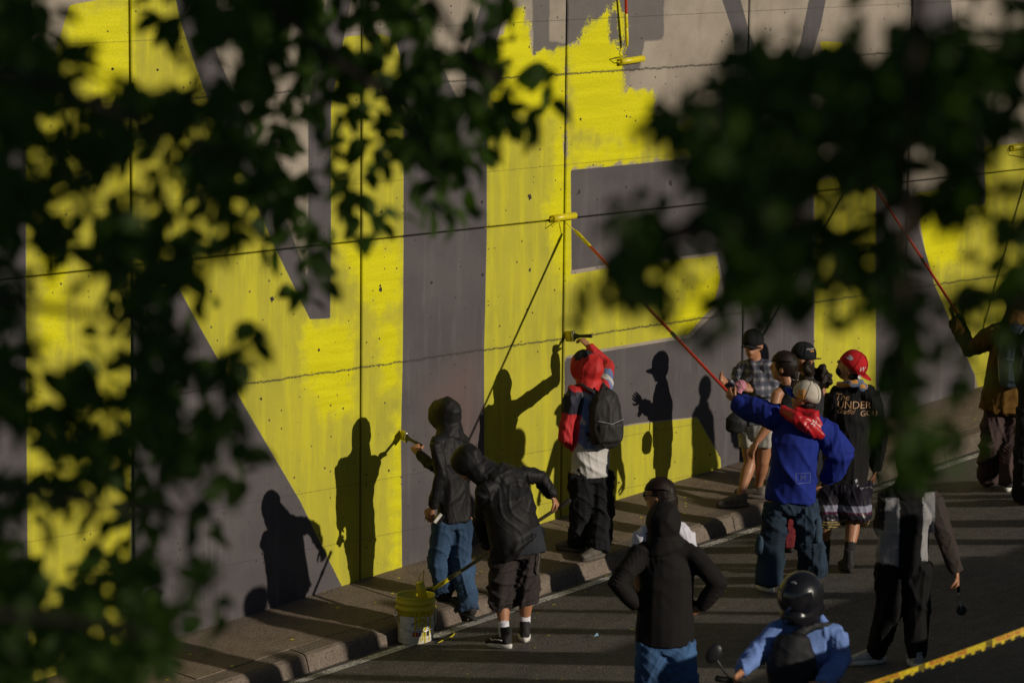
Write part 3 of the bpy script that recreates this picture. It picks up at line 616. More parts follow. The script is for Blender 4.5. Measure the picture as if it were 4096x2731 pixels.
# A: hooded painter holding a brush to the wall, one foot on the kerb
A = Person('person in black hooded jacket and blue jeans pressing a brush to the wall edge', (((1800, 2402), (1715, 2375)), ((1895, 2482), (1780, 2478))))
A.d = float(A.heel[1] @ hd) + .14
A.set(pel=(1818, 2052, .05), neck=(1800, 1722, .08), head=(1785, 1668, .10), shl=(1744, 1772, -.12), shr=(1858, 1764, .20), ell=(1764, 1898, -.14), wrl=(1728, 2030, -.10), hal=(1712, 2080, -.08),
      hipl=(1778, 2075, 0), hipr=(1850, 2075, .1), knl=(1752, 2240, .1), knr=(1846, 2250, .08))
A.j.update(elr=wall(1740, 1872, YW - .62), wrr=wall(1674, 1814, YW - .40), har=wall(1654, 1772, YW - .31))
A.body(dirv(-.70, .72, -.08), curl=(.5, .9), palm={'l': dirv(.5, .8), 'r': dirv(-.2, .9, .2)})
A.top(BLK, 'nylon', hip=.164, hem=.06, upper=.060, fold=.0065, dep=.12); A.hoodie(BLK, A.j['head'], dirv(-.70, .72, -.10), sc=(.104, .120, .148), peak=.05)
A.pants(lambda V: jean_col(V), r=(.10, .088, .082, .092), fold=.008, hipw=.136, dep=.11)
for i in range(2): A.shoe(i, M['shoe_black'], M['shoe_black'])

# B: man bent over, stirring the paint with a pole
B = Person('person bent over in black wind jacket and long dark shorts beside the paint bucket', (((2036, 2592), (1935, 2580)), ((2100, 2566), (2085, 2500))))
B.set(pel=(2062, 2160, .05), neck=(1948, 1892, .06), head=(1866, 1852, .06), shl=(1938, 1962, -.10), shr=(2082, 1893, .14), ell=(1925, 2090, .16), wrl=(1955, 2190, .26), hal=(1985, 2232, .3),
      elr=(2160, 1908, .22), wrr=(2208, 1985, .26), har=(2236, 2028, .28), hipl=(2015, 2190, 0), hipr=(2112, 2183, .06), knl=(2008, 2385, .04), knr=(2104, 2368, .05))
B.body(dirv(-.75, .45, -.55), curl=(.9, 1.0), palm={'r': dirv(-.6, .2, -.5), 'l': dirv(.3, .2, -.8)})
B.set(hemc=(2095, 2192, .02))
B.top(BLK, 'nylon', hip=.225, dep=.185, hem=.05, upper=.074, fold=.009, cuff=.04); B.hoodie(BLK, B.j['head'], dirv(-.75, .45, -.55), sc=(.10, .112, .125), peak=.02, back=.03)
nb = MB(); nb.loft([B.j['head'] + dirv(1, 0, -.1) * .05, B.J(1950, 1900, .05), B.J(2010, 1925, .04), B.J(2065, 1930, .06)], [.095, .12, .14, .13]); soft('hood_back', nb, M['nylon'], B.root, .0105, 2, colour=BLK, fold=.009, seed=14)
hm = MB(); hm.loft([B.J(2098, 2215, .03), B.J(2080, 2110, .05)], [(.175, .15), (.17, .14)], side=CR_, seg=18, dome=.05); soft('shirt_hem', hm, M['cotton'], B.root, .0125, 2, colour=(.022, .024, .03), fold=.007, seed=4)
B.pants((.028, .022, .021), 'cotton', r=(.112, .113, .112), to=.63, hipw=.165, dep=.14, fold=.009, name='shorts')
dc = MB()
for k in range(2): dc.loft([B.J(2152, 2180 + k * 8, -.02), B.J(2158, 2225, -.04), B.J(2150 - k * 5, 2275 + k * 12, -.03), B.J(2152, 2300, -.02)], [.005] * 4, seg=6)
dc.build('drawstring', M['shoe_grey'], B.root)
for i in range(2): B.shoe(i, M['shoe_black'], M['sole_white'], high=.05); B.sock(i, M['sock_white'], .09, .215, .043)
v = unit(B.toe[0] - B.heel[0]); st = MB(); n_ = -np.cross(v, UP); n_ = n_ if n_ @ hd < 0 else -n_
st.loft([B.heel[0] + v * .03 + UP * .068 + n_ * .053, B.heel[0] + v * .11 + UP * .072 + n_ * .055, B.heel[0] + v * .135 + UP * .06 + n_ * .054, B.heel[0] + v * .16 + UP * .075 + n_ * .050], [.005] * 4, seg=6); st.build('shoe_stripe', M['sole_white'], B.root)

# C: red hood, printed jacket, backpack
C_ = Person('person in red hooded jacket with black backpack reaching a brush up the wall', (((2335, 2208), (2262, 2200)), ((2412, 2224), (2368, 2236))))
C_.set(pel=(2362, 1868, .03), neck=(2362, 1540, .05), head=(2345, 1478, .06), shl=(2288, 1580, -.08), shr=(2418, 1552, .15), ell=(2262, 1752, -.10), wrl=(2305, 1790, .12), hal=(2330, 1800, .2),
       hipl=(2322, 1890, -.02), hipr=(2400, 1888, .08), knl=(2328, 2045, .05), knr=(2408, 2040, .05))
def c_col(V):
    out = np.empty((len(V), 3)); out[:] = (.46, .44, .42); z = V[:, 2]; sd = unit(C_.j['shr'] - C_.j['shl']); mid = (C_.j['shl'] + C_.j['shr']) / 2; s_ = (V - mid) @ sd
    zt = mid[2]; out[(z > zt - .36)] = (.12, .17, .34); pat = np.sin(V[:, 0] * 31 + V[:, 2] * 17) + np.sin(V[:, 1] * 23 - V[:, 2] * 29); out[(z <= zt - .36) & (z > zt - .46) & (pat > .3)] = (.12, .17, .34); out[(z > zt - .36) & (pat > 1.0)] = (.46, .44, .42)
    def seg(a_, b_): e_ = b_ - a_; t = np.clip(((V - a_) @ e_) / (e_ @ e_), 0, 1); return t, np.linalg.norm(V - a_ - t[:, None] * e_, axis=1)
    t, d_ = seg(C_.j['shl'], C_.j['ell']); arm_ = (d_ < .105) & (s_ < -.115); out[arm_ & (t < .42)] = (.014, .015, .026); out[arm_ & (t >= .42)] = (.42, .022, .024)
    t, d_ = seg(C_.j['ell'], C_.j['wrl']); out[(d_ < .085)] = (.42, .022, .024); out[(np.abs(s_) < .2) & (z > zt + .02)] = (.42, .022, .024)
    out[np.linalg.norm(V - C_.j['elr'], axis=1) < .24] = (.42, .022, .024); out[np.linalg.norm(V - C_.j['wrr'], axis=1) < .2] = (.42, .022, .024)
    return out
C_.j.update(elr=wall(2428, 1464, YW - .50), wrr=wall(2352, 1384, YW - .33), har=wall(2325, 1352, YW - .25))
C_.body(dirv(-.8, .6, .35), curl=(.3, .9), palm={'r': dirv(-.5, .5, -.3)})
C_.top(c_col, 'nylon', hip=.175, hem=.07, dep=.14, upper=.075, fold=.007, cuff=.045); C_.hoodie((.46, .022, .022), C_.j['head'], dirv(-.8, .6, .30), sc=(.11, .13, .14), peak=.03)
C_.cap((.03, .03, .032), C_.j['head'] + UP * .028 + dirv(-.8, .6) * .03, dirv(-.8, .6, .35), brim=False)
C_.pants((.009, .009, .011), 'cotton', r=(.115, .108, .10, .09), hipw=.17, dep=.145, fold=.008)
for i in range(2): C_.shoe(i, M['shoe_grey'], M['shoe_grey'])

# D: woman with white shirt and dark braided hair
D = Person('person with long dark hair, glasses and white t-shirt behind the black hoodie', (((2600, 2790), (2560, 2770)), ((2700, 2790), (2660, 2765))))
D.set(pel=(2650, 2370, 0), neck=(2655, 2065, 0), head=(2640, 1985, .02), shl=(2575, 2138, -.02), shr=(2735, 2132, .03), ell=(2545, 2260, -.02), wrl=(2560, 2380, .1), hal=(2570, 2430, .1), elr=(2745, 2260, 0), wrr=(2725, 2380, .1), har=(2720, 2430, .1),
      hipl=(2605, 2390, 0), hipr=(2700, 2390, 0), knl=(2600, 2590, 0), knr=(2695, 2590, 0))
lk = dirv(-.85, .45, 0); D.body(lk); D.top((.55, .54, .60), hip=.17, hem=.03, sleeve=.75, upper=.082, name='t_shirt', fold=.006); D.pants((.03, .03, .04), r=(.10, .08, .07, .07))
hh = MB(); f_, r_, u_ = D.frame(lk); c0 = D.j['head']; hh.ell(c0 + u_ * .022 - f_ * .022, r_ * .088, f_ * .098, u_ * .108); hh.loft([c0 - f_ * .07, c0 - f_ * .075 - u_ * .1, c0 - f_ * .05 - u_ * .22, c0 - f_ * .04 - u_ * .36], [(.085, .06), (.085, .055), (.10, .05), (.11, .04)], side=r_)
soft('hair', hh, M['hair'], D.root, .011, 2, fold=.004, fdir=(1, 1, .1), seed=3)
strands(D.root, c0, f_, r_, u_, n=110)
lk_ = MB(); q_ = random.Random(2)
for k in range(46):
    sd_ = -1 if k % 3 else 1; a_ = c0 - f_ * q_.uniform(.0, .08) + r_ * sd_ * q_.uniform(.07, .09) - u_ * q_.uniform(.0, .05); b_ = D.j['shl'] if sd_ < 0 else D.j['shr']
    e_ = b_ + UP * q_.uniform(-.14, .02) - CD * q_.uniform(.07, .11) + (c0 - b_) * np.array([.35, .35, 0]) * q_.uniform(.2, 1.1); lk_.loft([a_, a_ - u_ * .09 - CD * .02, (a_ + e_) / 2 - UP * .04 - CD * .03, e_], [.004, .009, .010, .004], seg=5)
lk_.build('hair_lock', M['hair'], D.root)
bd = MB()
for k in range(9): bd.ell(c0 - f_ * (.088 + .002 * k) + r_ * .03 + u_ * (.01 - .026 * k) + r_ * (.01 if k % 2 else -.01), r_ * .024, f_ * .022, u_ * .02, 10, 6)
bd.build('braid', M['hair'], D.root)
gl = MB()
for q in (-1, 1): gl.ell(c0 + f_ * .104 + r_ * q * .034 + u_ * .012, r_ * .028, f_ * .006, u_ * .022, 12, 6)
for q in (-1, 1): gl.loft([c0 + f_ * .10 + r_ * q * .06 + u_ * .02, c0 - f_ * .01 + r_ * q * .083 + u_ * .012], [.004, .004], seg=6)
gl.build('sunglasses', M['glass_dark'], D.root)
for i in range(2): D.shoe(i, M['shoe_white'], M['sole_white'])

# E: black hoodie, hands on hips
Ep = Person('person in black hoodie seen from behind with both hands on hips', (((2600, 3000), (2585, 2970)), ((2735, 3005), (2745, 2975))))
Ep.set(pel=(2662, 2520, 0), neck=(2655, 2150, 0), head=(2655, 2100, .02), shl=(2572, 2205, 0), shr=(2765, 2210, 0), ell=(2468, 2330, -.08), wrl=(2555, 2425, -.02), hal=(2600, 2440, -.01), elr=(2872, 2330, -.08), wrr=(2800, 2430, -.02), har=(2755, 2445, -.01),
       hipl=(2608, 2560, 0), hipr=(2715, 2560, 0), knl=(2610, 2770, 0), knr=(2725, 2770, 0))
lk = dirv(-.15, 1, -.05); Ep.body(lk, curl=(.2, .2), palm={'l': dirv(.3, 1), 'r': dirv(-.3, 1)})
Ep.top(BRN, 'cotton', hip=.195, hem=.09, dep=.14, upper=.078, fold=.008, cuff=.042, fdir=(1, 1, .3), fsc=.55); Ep.hoodie(BRN, Ep.j['head'], lk, sc=(.115, .13, .15), mat='cotton', peak=.03)
Ep.pants(lambda V: jean_col(V, (.04, .09, .19)), r=(.115, .115, .12, .12), hipw=.16, dep=.125, fold=.007)
for i in range(2): Ep.shoe(i, M['shoe_white'], M['sole_white'])

# F: blue sweatshirt, cream cap, long pole
F = Person('person in bright blue sweatshirt and cargo jeans holding a long red roller pole', (((3085, 2368), (3030, 2348)), ((3255, 2325), (3250, 2290))))
F.set(pel=(3165, 1985, .0), neck=(3205, 1650, .02), head=(3222, 1592, -.02), shl=(3105, 1672, .03), shr=(3272, 1702, -.05), ell=(2998, 1640, .18), wrl=(2945, 1603, .24), hal=(2925, 1585, .26), elr=(3372, 1800, -.04), wrr=(3300, 1925, .12), har=(3270, 1950, .16),
      hipl=(3112, 2010, 0), hipr=(3215, 2010, -.02), knl=(3090, 2170, .0), knr=(3238, 2165, .0))
lk = dirv(-.85, .45, .35); F.body(lk, curl=(.9, .4), palm={'l': dirv(-.1, .7, .5)}, ears=True)
BLU = (.011, .023, .19)
F.top(BLU, 'cotton', hip=.205, hem=.03, dep=.165, upper=.10, cuff=.07, fold=.013, fdir=(1, 1, .22), fsc=.6, name='sweatshirt')
bs = MB(); bs.loft([F.j['shr'], F.J(3330, 1760, -.03), F.J(3362, 1820, -.03), F.J(3335, 1900, .05)], [.09, .112, .108, .075]); bs.loft([F.j['shl'], F.J(3040, 1640, .12), F.J(2965, 1615, .22)], [.098, .10, .085], dome=.1)
soft('sleeve', bs, M['cotton'], F.root, .0125, 3, colour=BLU, fold=.010, fdir=(1, 1, .3), seed=31)
F.pants(lambda V: jean_col(V, (.018, .032, .052)), r=(.115, .108, .115, .115), hipw=.17, dep=.14, fold=.008)
for i, (pa, pb, w) in enumerate((((3042, 2140), (3038, 2215), -.03), ((3268, 2075), (3268, 2165), -.05))):
    pk = MB(); a_, b_ = F.J(*pa, w), F.J(*pb, w); pk.loft([a_, (a_ + b_) / 2, b_], [(.03, .06), (.042, .07), (.036, .065)], side=CR_, dome=.2); soft('cargo_pocket', pk, M['denim'], F.root, .011, 1, colour=(.03, .05, .075), fold=.005, seed=i)
for i in range(2): F.shoe(i, M['shoe_black'], M['sole_white'])
lkc = unit(lk); cp = F.cap((.50, .45, .37), F.j['head'], lkc, brim=True, brimcol=(.02, .05, .30), sc=1.04)
hb = MB(); f_, r_, u_ = F.frame(lk); hb.ell(F.j['head'] - u_ * .035 - f_ * .035, r_ * .076, f_ * .068, u_ * .06); hb.build('hair', M['hair'], F.root)
sc_ = MB(); sc_.loft([F.J(3125, 1640, -.05), F.J(3180, 1668, -.14), F.J(3245, 1715, -.17), F.J(3292, 1748, -.14)], [(.04, .025), (.065, .04), (.06, .04), (.03, .02)]); sc_.loft([F.J(3190, 1640, -.02), F.J(3255, 1660, -.10), F.J(3285, 1740, -.14)], [.05, .055, .025])
soft('scarf', sc_, M['satin'], F.root, .010, 2, colour=(.42, .012, .018), fold=.008, fscale=1.6, seed=12)

# G: woman by the wall with cap and plaid shirt
G = Person('person in black cap, plaid shirt and white shorts standing at the wall', (((2985, 2025), (2918, 2028)), ((3055, 1995), (3010, 1990))))
G.set(pel=(3032, 1700, 0), neck=(3020, 1435, 0), head=(3012, 1378, -.02), shr=(2962, 1472, .05), shl=(3078, 1468, -.05), elr=(2948, 1570, -.02), wrr=(2905, 1530, -.15), har=(2880, 1508, -.2), ell=(3098, 1572, -.08), wrl=(3010, 1560, -.18), hal=(2970, 1545, -.2),
      hipr=(2995, 1715, .03), hipl=(3068, 1715, -.03), knr=(3000, 1850, 0), knl=(3052, 1845, -.02))
G.heel[0], G.heel[1] = G.heel[1].copy(), G.heel[0].copy(); G.toe[0], G.toe[1] = G.toe[1].copy(), G.toe[0].copy()
lk = dirv(-.35, -.9, -.05); G.body(lk, curl=(.7, .5))
def plaid(V): 
    c = np.empty((len(V), 3)); c[:] = (.05, .055, .075); a = np.sin(V[:, 2] * 95) > .35; b_ = np.sin((V @ CR_) * 95) > .35; c[a] = (.11, .11, .13); c[b_] = (.09, .09, .12); c[a & b_] = (.24, .23, .25); return c
G.top(plaid, 'cotton', hip=.155, hem=-.02, upper=.07, fold=.007, name='shirt', cuff=.05); G.pants((.34, .32, .29), 'cotton', r=(.105, .10, .10), to=.26, hipw=.155, name='shorts', fold=.004)
G.cap((.014, .014, .016), G.j['head'], lk); hh = MB(); f_, r_, u_ = G.frame(lk); c0 = G.j['head']; hh.ell(c0 - f_ * .035 - u_ * .02, r_ * .082, f_ * .075, u_ * .095); soft('hair', hh, M['hair'], G.root, .011, 2, fold=.003)
for i in range(2): G.shoe(i, M['shoe_grey'], M['shoe_grey'], scale=1.08)

# H: woman with ponytail and bare shoulders
H = Person('person with dark ponytail, bare shoulders and maroon trousers', (((3165, 2208), (3125, 2200)), ((3215, 2195), (3180, 2190))))
H.set(pel=(3160, 1790, 0), neck=(3150, 1530, 0), head=(3135, 1468, .01), shl=(3110, 1572, -.03), shr=(3195, 1566, .06), ell=(3082, 1690, -.12), wrl=(3025, 1770, -.16), hal=(2998, 1820, -.16), elr=(3205, 1690, .1), wrr=(3180, 1780, .2), har=(3170, 1820, .22),
      hipl=(3130, 1810, 0), hipr=(3195, 1810, .02), knl=(3140, 2010, 0), knr=(3195, 2005, 0))
lk = dirv(-.85, .35, .1); H.body(lk, curl=(.35, .4), bare=True); H.top((.013, .013, .014), hip=.15, hem=.02, sleeve=0, upper=.04, fold=.004, name='top'); H.pants((.11, .012, .016), 'cotton', r=(.09, .08, .075, .075), hipw=.15, fold=.007)
hh = MB(); f_, r_, u_ = H.frame(lk); c0 = H.j['head']; hh.ell(c0 + u_ * .022 - f_ * .02, r_ * .092, f_ * .105, u_ * .112); hh.loft([c0 - f_ * .09 - u_ * .03, c0 - f_ * .11 - u_ * .08, c0 - f_ * .085 - u_ * .15, c0 - f_ * .07 - u_ * .27], [.04, .028, .04, .022])
soft('hair', hh, M['hair'], H.root, .010, 2, fold=.004, fdir=(1, 1, .12), seed=8); strands(H.root, c0, f_, r_, u_, n=110, seed=4); ht = MB(); ht.ell(c0 - f_ * .108 - u_ * .085, r_ * .03, f_ * .03, u_ * .012); ht.build('hair_tie', M['white_print'], H.root)
for i in range(2): H.shoe(i, M['shoe_black'], M['shoe_black'])

# I: woman in black cap with curly hair
Iw = Person('person with curly hair and black cap worn forwards, standing behind the ponytail', (((3240, 2150), (3200, 2140)), ((3290, 2140), (3250, 2135))))
Iw.set(pel=(3230, 1760, .0), neck=(3232, 1492, .0), head=(3212, 1432, .0), shl=(3185, 1545, -.04), shr=(3280, 1538, .08), ell=(3170, 1660, -.02), wrl=(3160, 1750, .1), hal=(3155, 1790, .1), elr=(3295, 1660, .1), wrr=(3270, 1750, .2), har=(3265, 1790, .2), hipl=(3200, 1780, 0), hipr=(3265, 1780, 0), knl=(3205, 1970, 0), knr=(3265, 1970, 0))
lk = dirv(-.95, .3, .12); Iw.body(lk, bare=True); Iw.top((.02, .02, .022), hip=.15, hem=.02, sleeve=0, upper=.04, name='top'); Iw.pants((.02, .02, .025), r=(.09, .08, .07, .07))
cpI = Iw.cap((.014, .015, .018), Iw.j['head'], lk, tilt=.02); f_, r_, u_ = Iw.frame(lk); c0 = Iw.j['head']; hh = MB()
for k in range(42):
    a = rnd.uniform(0, 1); q = c0 - f_ * (.05 + .10 * a * rnd.random()) + r_ * rnd.uniform(-.08, .08) - u_ * (.02 + .17 * a) ; hh.ell(q, r_ * .032, f_ * .032, u_ * .034, 8, 6)
for k in range(50): hh.ell(Iw.J(3282, 1515, 0) + CR_ * rnd.gauss(0, .026) + UP * rnd.gauss(0, .034) + CD * rnd.gauss(0, .03), r_ * .032, f_ * .032, u_ * .034, 8, 6)
soft('hair', hh, M['hair'], Iw.root, .010, 2, fold=.005, fdir=(1, 1, 1), fscale=2.2, seed=5)
stp = MB(); stp.box(Iw.J(3272, 1434, .0), CR_ * .026, CD * .002, UP * .006); stp.build('cap_strap', M['shoe_black'], Iw.root)
for i in range(2): Iw.shoe(i, M['shoe_black'], M['shoe_black'])

# J: man in red cap looking up
Jm = Person('person in red backwards cap and black printed sweatshirt looking up at the wall', (((3300, 2262), (3285, 2230)), ((3400, 2290), (3368, 2270))))
Jm.set(pel=(3378, 1905, 0), neck=(3402, 1528, -.02), head=(3405, 1470, 0), shl=(3342, 1580, .03), shr=(3478, 1578, -.03), ell=(3318, 1735, .03), wrl=(3318, 1870, .1), hal=(3318, 1925, .12), elr=(3518, 1735, -.02), wrr=(3500, 1880, .08), har=(3495, 1935, .1), hipl=(3325, 1930, .02), hipr=(3425, 1930, -.02), knl=(3300, 2070, .03), knr=(3415, 2078, 0))
lk = dirv(-.88, .3, .62); Jm.body(lk)
Jm.top(BLK, 'cotton', hip=.19, hem=.05, dep=.15, upper=.09, cuff=.05, fold=.006, name='sweatshirt')
def jshort(V):
    c = np.empty((len(V), 3)); c[:] = (.015, .013, .02); zb = (Jm.j['knl'][2] + Jm.j['knr'][2]) / 2; h = V[:, 2] - zb
    c[(h > .075) & (h < .135)] = (.20, .20, .26); c[(h > .055) & (h < .075)] = (.06, .012, .03); c[(h < .0) & (np.abs(np.sin(h * 150)) > .75)] = (.36, .28, .10); return c
Jm.pants(jshort, 'satin', r=(.13, .135, .135), to=.52, hipw=.185, dep=.15, fold=.007, name='shorts')
for i in range(2): Jm.shoe(i, M['shoe_black'], M['rubber'], high=.07); Jm.sock(i, M['sock_black'], .09, .27, .046)
cpJ = Jm.cap((.42, .012, .016), Jm.j['head'] + unit(np.cross(np.cross(unit(lk), UP), unit(lk))) * .0, lk, back=True, tilt=.0, brim_flat=True, sc=1.07)
f_, r_, u_ = Jm.frame(lk); c0 = Jm.j['head']; bd = MB(); bd.ell(c0 - u_ * .075 + f_ * .045, r_ * .056, f_ * .052, u_ * .045); bd.ell(c0 - u_ * .05 - f_ * .05, r_ * .076, f_ * .055, u_ * .06); soft('beard', bd, M['hair'], Jm.root, .009, 2)
bn = MB(); bn.loft([Jm.J(3350, 1540, -.05), Jm.J(3405, 1535, -.12), Jm.J(3445, 1530, -.11), Jm.J(3475, 1560, -.04)], [(.03, .02)] * 4); bn.ell(Jm.J(3448, 1550, -.125), CR_ * .035, CD * .02, UP * .035)
soft('bandana', bn, M['cotton'], Jm.root, .009, 1, colour=lambda V: np.where((np.sin(V[:, [0]] * 70) * np.sin(V[:, [2]] * 80) > -.1), (.10, .13, .2), (.5, .23, .05)), fold=.004)

# K: dark two-tone hoodie at the right, hanging roller
K = Person('person in brown and pale grey panelled hoodie and black joggers carrying a small roller', (((3530, 2650), (3455, 2655)), ((3672, 2672), (3655, 2655))))
K.set(pel=(3610, 2215, 0), neck=(3640, 1935, 0), head=(3648, 1868, .02), shl=(3555, 1985, -.02), shr=(3728, 2000, 0), ell=(3530, 2100, .05), wrl=(3570, 2195, .2), hal=(3590, 2220, .25), elr=(3778, 2140, -.05), wrr=(3826, 2290, -.06), har=(3832, 2340, -.06), hipl=(3560, 2250, 0), hipr=(3668, 2250, 0), knl=(3560, 2430, .02), knr=(3668, 2440, 0))
def k_col(V):
    c = np.empty((len(V), 3)); c[:] = (.006, .006, .006); mid = (K.j['shl'] + K.j['shr']) / 2; s_ = (V - mid) @ CR_; d_ = (V - mid) @ CD; z = V[:, 2] - mid[2]
    c[(s_ < -.085) & (s_ > -.24) & (z < .02)] = (.22, .215, .22); c[(s_ > .075) & (s_ < .17) & (z < .05)] = (.24, .235, .24); c[(s_ >= .165)] = (.040, .030, .026); c[(s_ < -.185) & (z > -.22)] = (.035, .028, .024); return c
lk = dirv(-.2, 1, -.05); K.body(lk, curl=(.5, .9), palm={'r': dirv(-1, .2)}); K.top(k_col, 'cotton', hip=.185, hem=.06, dep=.15, upper=.082, cuff=.042, fold=.006, name='hoodie'); K.hoodie(BRN, K.j['head'], lk, sc=(.112, .125, .14), mat='cotton', peak=.03)
K.pants((.006, .006, .006), 'cotton', r=(.115, .098, .075, .055), hipw=.165, dep=.14, fold=.006)
for i in range(2): K.shoe(i, M['shoe_white'], M['sole_white'])

# L: mustard coat at the right edge
Lp = Person('person in mustard coat with dark shiny backpack at the right edge', (((3958, 1942), (3940, 1925)), ((4030, 1965), (4050, 1950))))
Lp.set(pel=(4030, 1580, 0), neck=(4062, 1272, 0), head=(4075, 1205, .03), shl=(3990, 1335, 0), shr=(4130, 1325, 0), ell=(3880, 1395, .12), wrl=(3815, 1270, .28), hal=(3795, 1225, .32), elr=(4180, 1420, .1), wrr=(4140, 1330, .3), har=(4120, 1290, .34), hipl=(3985, 1600, 0), hipr=(4062, 1600, 0), knl=(3965, 1770, 0), knr=(4042, 1775, 0))
lk = dirv(-.5, .8, .3); Lp.body(lk, curl=(.9, .9)); Lp.top((.115, .058, .010), 'cotton', hip=.22, hem=.14, dep=.18, upper=.098, cuff=.06, fold=.009, name='coat', hemflare=.03); Lp.hoodie((.115, .058, .010), Lp.j['head'], lk, mat='cotton', peak=.02)
Lp.pants((.060, .038, .036), 'cotton', r=(.11, .105, .105, .105), hipw=.16, fold=.008)
for i in range(2): Lp.shoe(i, M['shoe_black'], M['sole_white'])
# N: someone cut by the right edge
Np = Person('person in black clothes cut off by the right picture edge', (((4105, 2015), (4080, 2005)), ((4190, 2020), (4170, 2010))))
Np.set(pel=(4150, 1610, 0), neck=(4160, 1300, 0), head=(4165, 1240, .03), shl=(4100, 1350, 0), shr=(4225, 1350, 0), ell=(4085, 1470, .0), wrl=(4095, 1580, .05), hal=(4095, 1625, .05), elr=(4250, 1470, 0), wrr=(4240, 1580, .1), har=(4238, 1625, .1), hipl=(4112, 1630, 0), hipr=(4190, 1630, 0), knl=(4100, 1810, 0), knr=(4190, 1810, 0))
lk = dirv(-.5, .8, .1); Np.body(lk); Np.top((.02, .02, .02), hip=.17, upper=.08); Np.pants((.014, .013, .013), 'cotton', r=(.11, .10, .10, .10))
for i in range(2): Np.shoe(i, M['shoe_black'], M['shoe_black'])
hh = MB(); f_, r_, u_ = Np.frame(lk); hh.ell(Np.j['head'] + u_ * .025 - f_ * .015, r_ * .085, f_ * .1, u_ * .105); soft('hair', hh, M['hair'], Np.root, .012, 1, fold=.003)

# M: the motorcyclist
MD = min(np.linspace(18.2, 21.5, 67), key=lambda d: abs((lambda P: P[2] - road_z(P[0], P[1]) - 1.46)(atd(3205, 2385, d))))   # a seated rider's helmet height above the road
Hc = atd(3205, 2385, MD); mf = dirv(-.38, -.92); mr = np.cross(mf, UP)
gx = Hc - mf * .02; gb = np.array([gx[0], gx[1], road_z(gx[0], gx[1])])
Mm = Person('motorcyclist in glossy black helmet and light blue shirt with black chest bag', (((3200, 2720), (3190, 2725)), ((3300, 2720), (3290, 2725))))
for i, q in ((0, -1), (1, 1)):
    h_ = gb + mr * q * .27 + mf * .12; h_[2] = road_z(h_[0], h_[1]) + (.0 if i == 0 else .0); Mm.heel[i] = h_; t_ = h_ + mf * .25; t_[2] = road_z(t_[0], t_[1]); Mm.toe[i] = t_
Mm.d = MD; Mm.root.location = tuple(gb)
hz = Hc[2] - gb[2]; pel = gb + UP * (hz - .66) - mf * .10
Mm.j = dict(head=Hc, neck=Hc - UP * .165 - mf * .03, pel=pel, shl=atd(3345, 2535, MD), shr=atd(3118, 2515, MD + .03), ell=atd(3362, 2640, MD - .08), elr=atd(3025, 2610, MD - .12), wrl=atd(3292, 2742, MD - .40), wrr=atd(2962, 2690, MD - .30), hal=atd(3265, 2772, MD - .46), har=atd(2935, 2722, MD - .36),
            hipl=pel - mr * .1, hipr=pel + mr * .1, knl=pel + mf * .38 - mr * .22 - UP * .12, knr=pel + mf * .38 + mr * .22 - UP * .12)
lk = dirv(-.62, -.75, -.12); Mm.body(lk, ears=False, curl=(1.0, 1.0))
Mm.top((.13, .21, .46), 'cotton', hip=.17, hem=.06, dep=.14, upper=.072, cuff=.042, fold=.009, name='shirt'); Mm.pants((.03, .04, .07), r=(.11, .09, .08, .08))
cl = MB(); cl.loft([atd(3285, 2478, MD - .03), atd(3268, 2445, MD), atd(3310, 2500, MD + .03)], [.022, .02, .022]); soft('collar', cl, M['cotton'], Mm.root, .01, 1, colour=(.13, .21, .46))
for i in range(2): Mm.shoe(i, M['shoe_black'], M['rubber'])
# helmet (worn): shell, visor, chin vent
f_, r_, u_ = Mm.frame(lk); hmat = simple('helmet_shell', (.010, .010, .012), .28, .1, spec=.4)
hl = MB(); hl.ell(Hc + u_ * .012, r_ * .130, f_ * .150, u_ * .142, 24, 16); hl.loft([Hc - u_ * .03 - f_ * .03, Hc - u_ * .115 + f_ * .01, Hc - u_ * .155 + f_ * .015], [(.126, .14), (.115, .135), (.10, .12)], side=r_, seg=20, dome=.1); hl.ell(Hc - u_ * .088 + f_ * .085, r_ * .09, f_ * .075, u_ * .055, 18, 10)
he = soft('helmet', hl, hmat, Mm.root, .009, 4); vs = MB(); V = []; n, m = 17, 9
for i in range(m):
    for k in range(n):
        a = math.radians(-68 + 136 * k / (n - 1)); e = math.radians(-30 + 52 * i / (m - 1)); V.append(Hc + u_ * .012 + (r_ * math.sin(a) * .1335 + f_ * math.cos(a) * .154) * math.cos(e) * 1.008 + u_ * math.sin(e) * .146)
vs.add(V, [(i * n + k, i * n + k + 1, (i + 1) * n + k + 1, (i + 1) * n + k) for i in range(m - 1) for k in range(n - 1)]); vs.build('visor', M['glass_dark'], he)
lg = MB(); lg.ell(Hc + u_ * .118 + f_ * .098 - r_ * .02, r_ * .022, f_ * .006, u_ * .008, 12, 5); lg.build('helmet_badge', M['silver_print'], he)
cb = MB(); cb.loft([atd(3170, 2545, MD - .14), atd(3165, 2640, MD - .20), atd(3175, 2790, MD - .22)], [(.095, .05), (.15, .085), (.15, .09)], side=CR_, seg=14, dome=.3)
cb.loft([atd(3175, 2540, MD - .13), atd(3270, 2500, MD - .09), atd(3345, 2500, MD + .02), atd(3372, 2560, MD + .1)], [(.028, .012)] * 4); cbo = soft('chest_bag', cb, M['nylon'], None, .011, 2, colour=(.011, .011, .012), fold=.004)
tag(cbo, 'black bag strapped across the chest of the motorcyclist', 'bag')
lt = MB(); lt.ell(atd(3212, 2492, MD - .10), CR_ * .012, CD * .008, UP * .010, 8, 5); lt.build('red_buckle', M['red_print'], cbo)

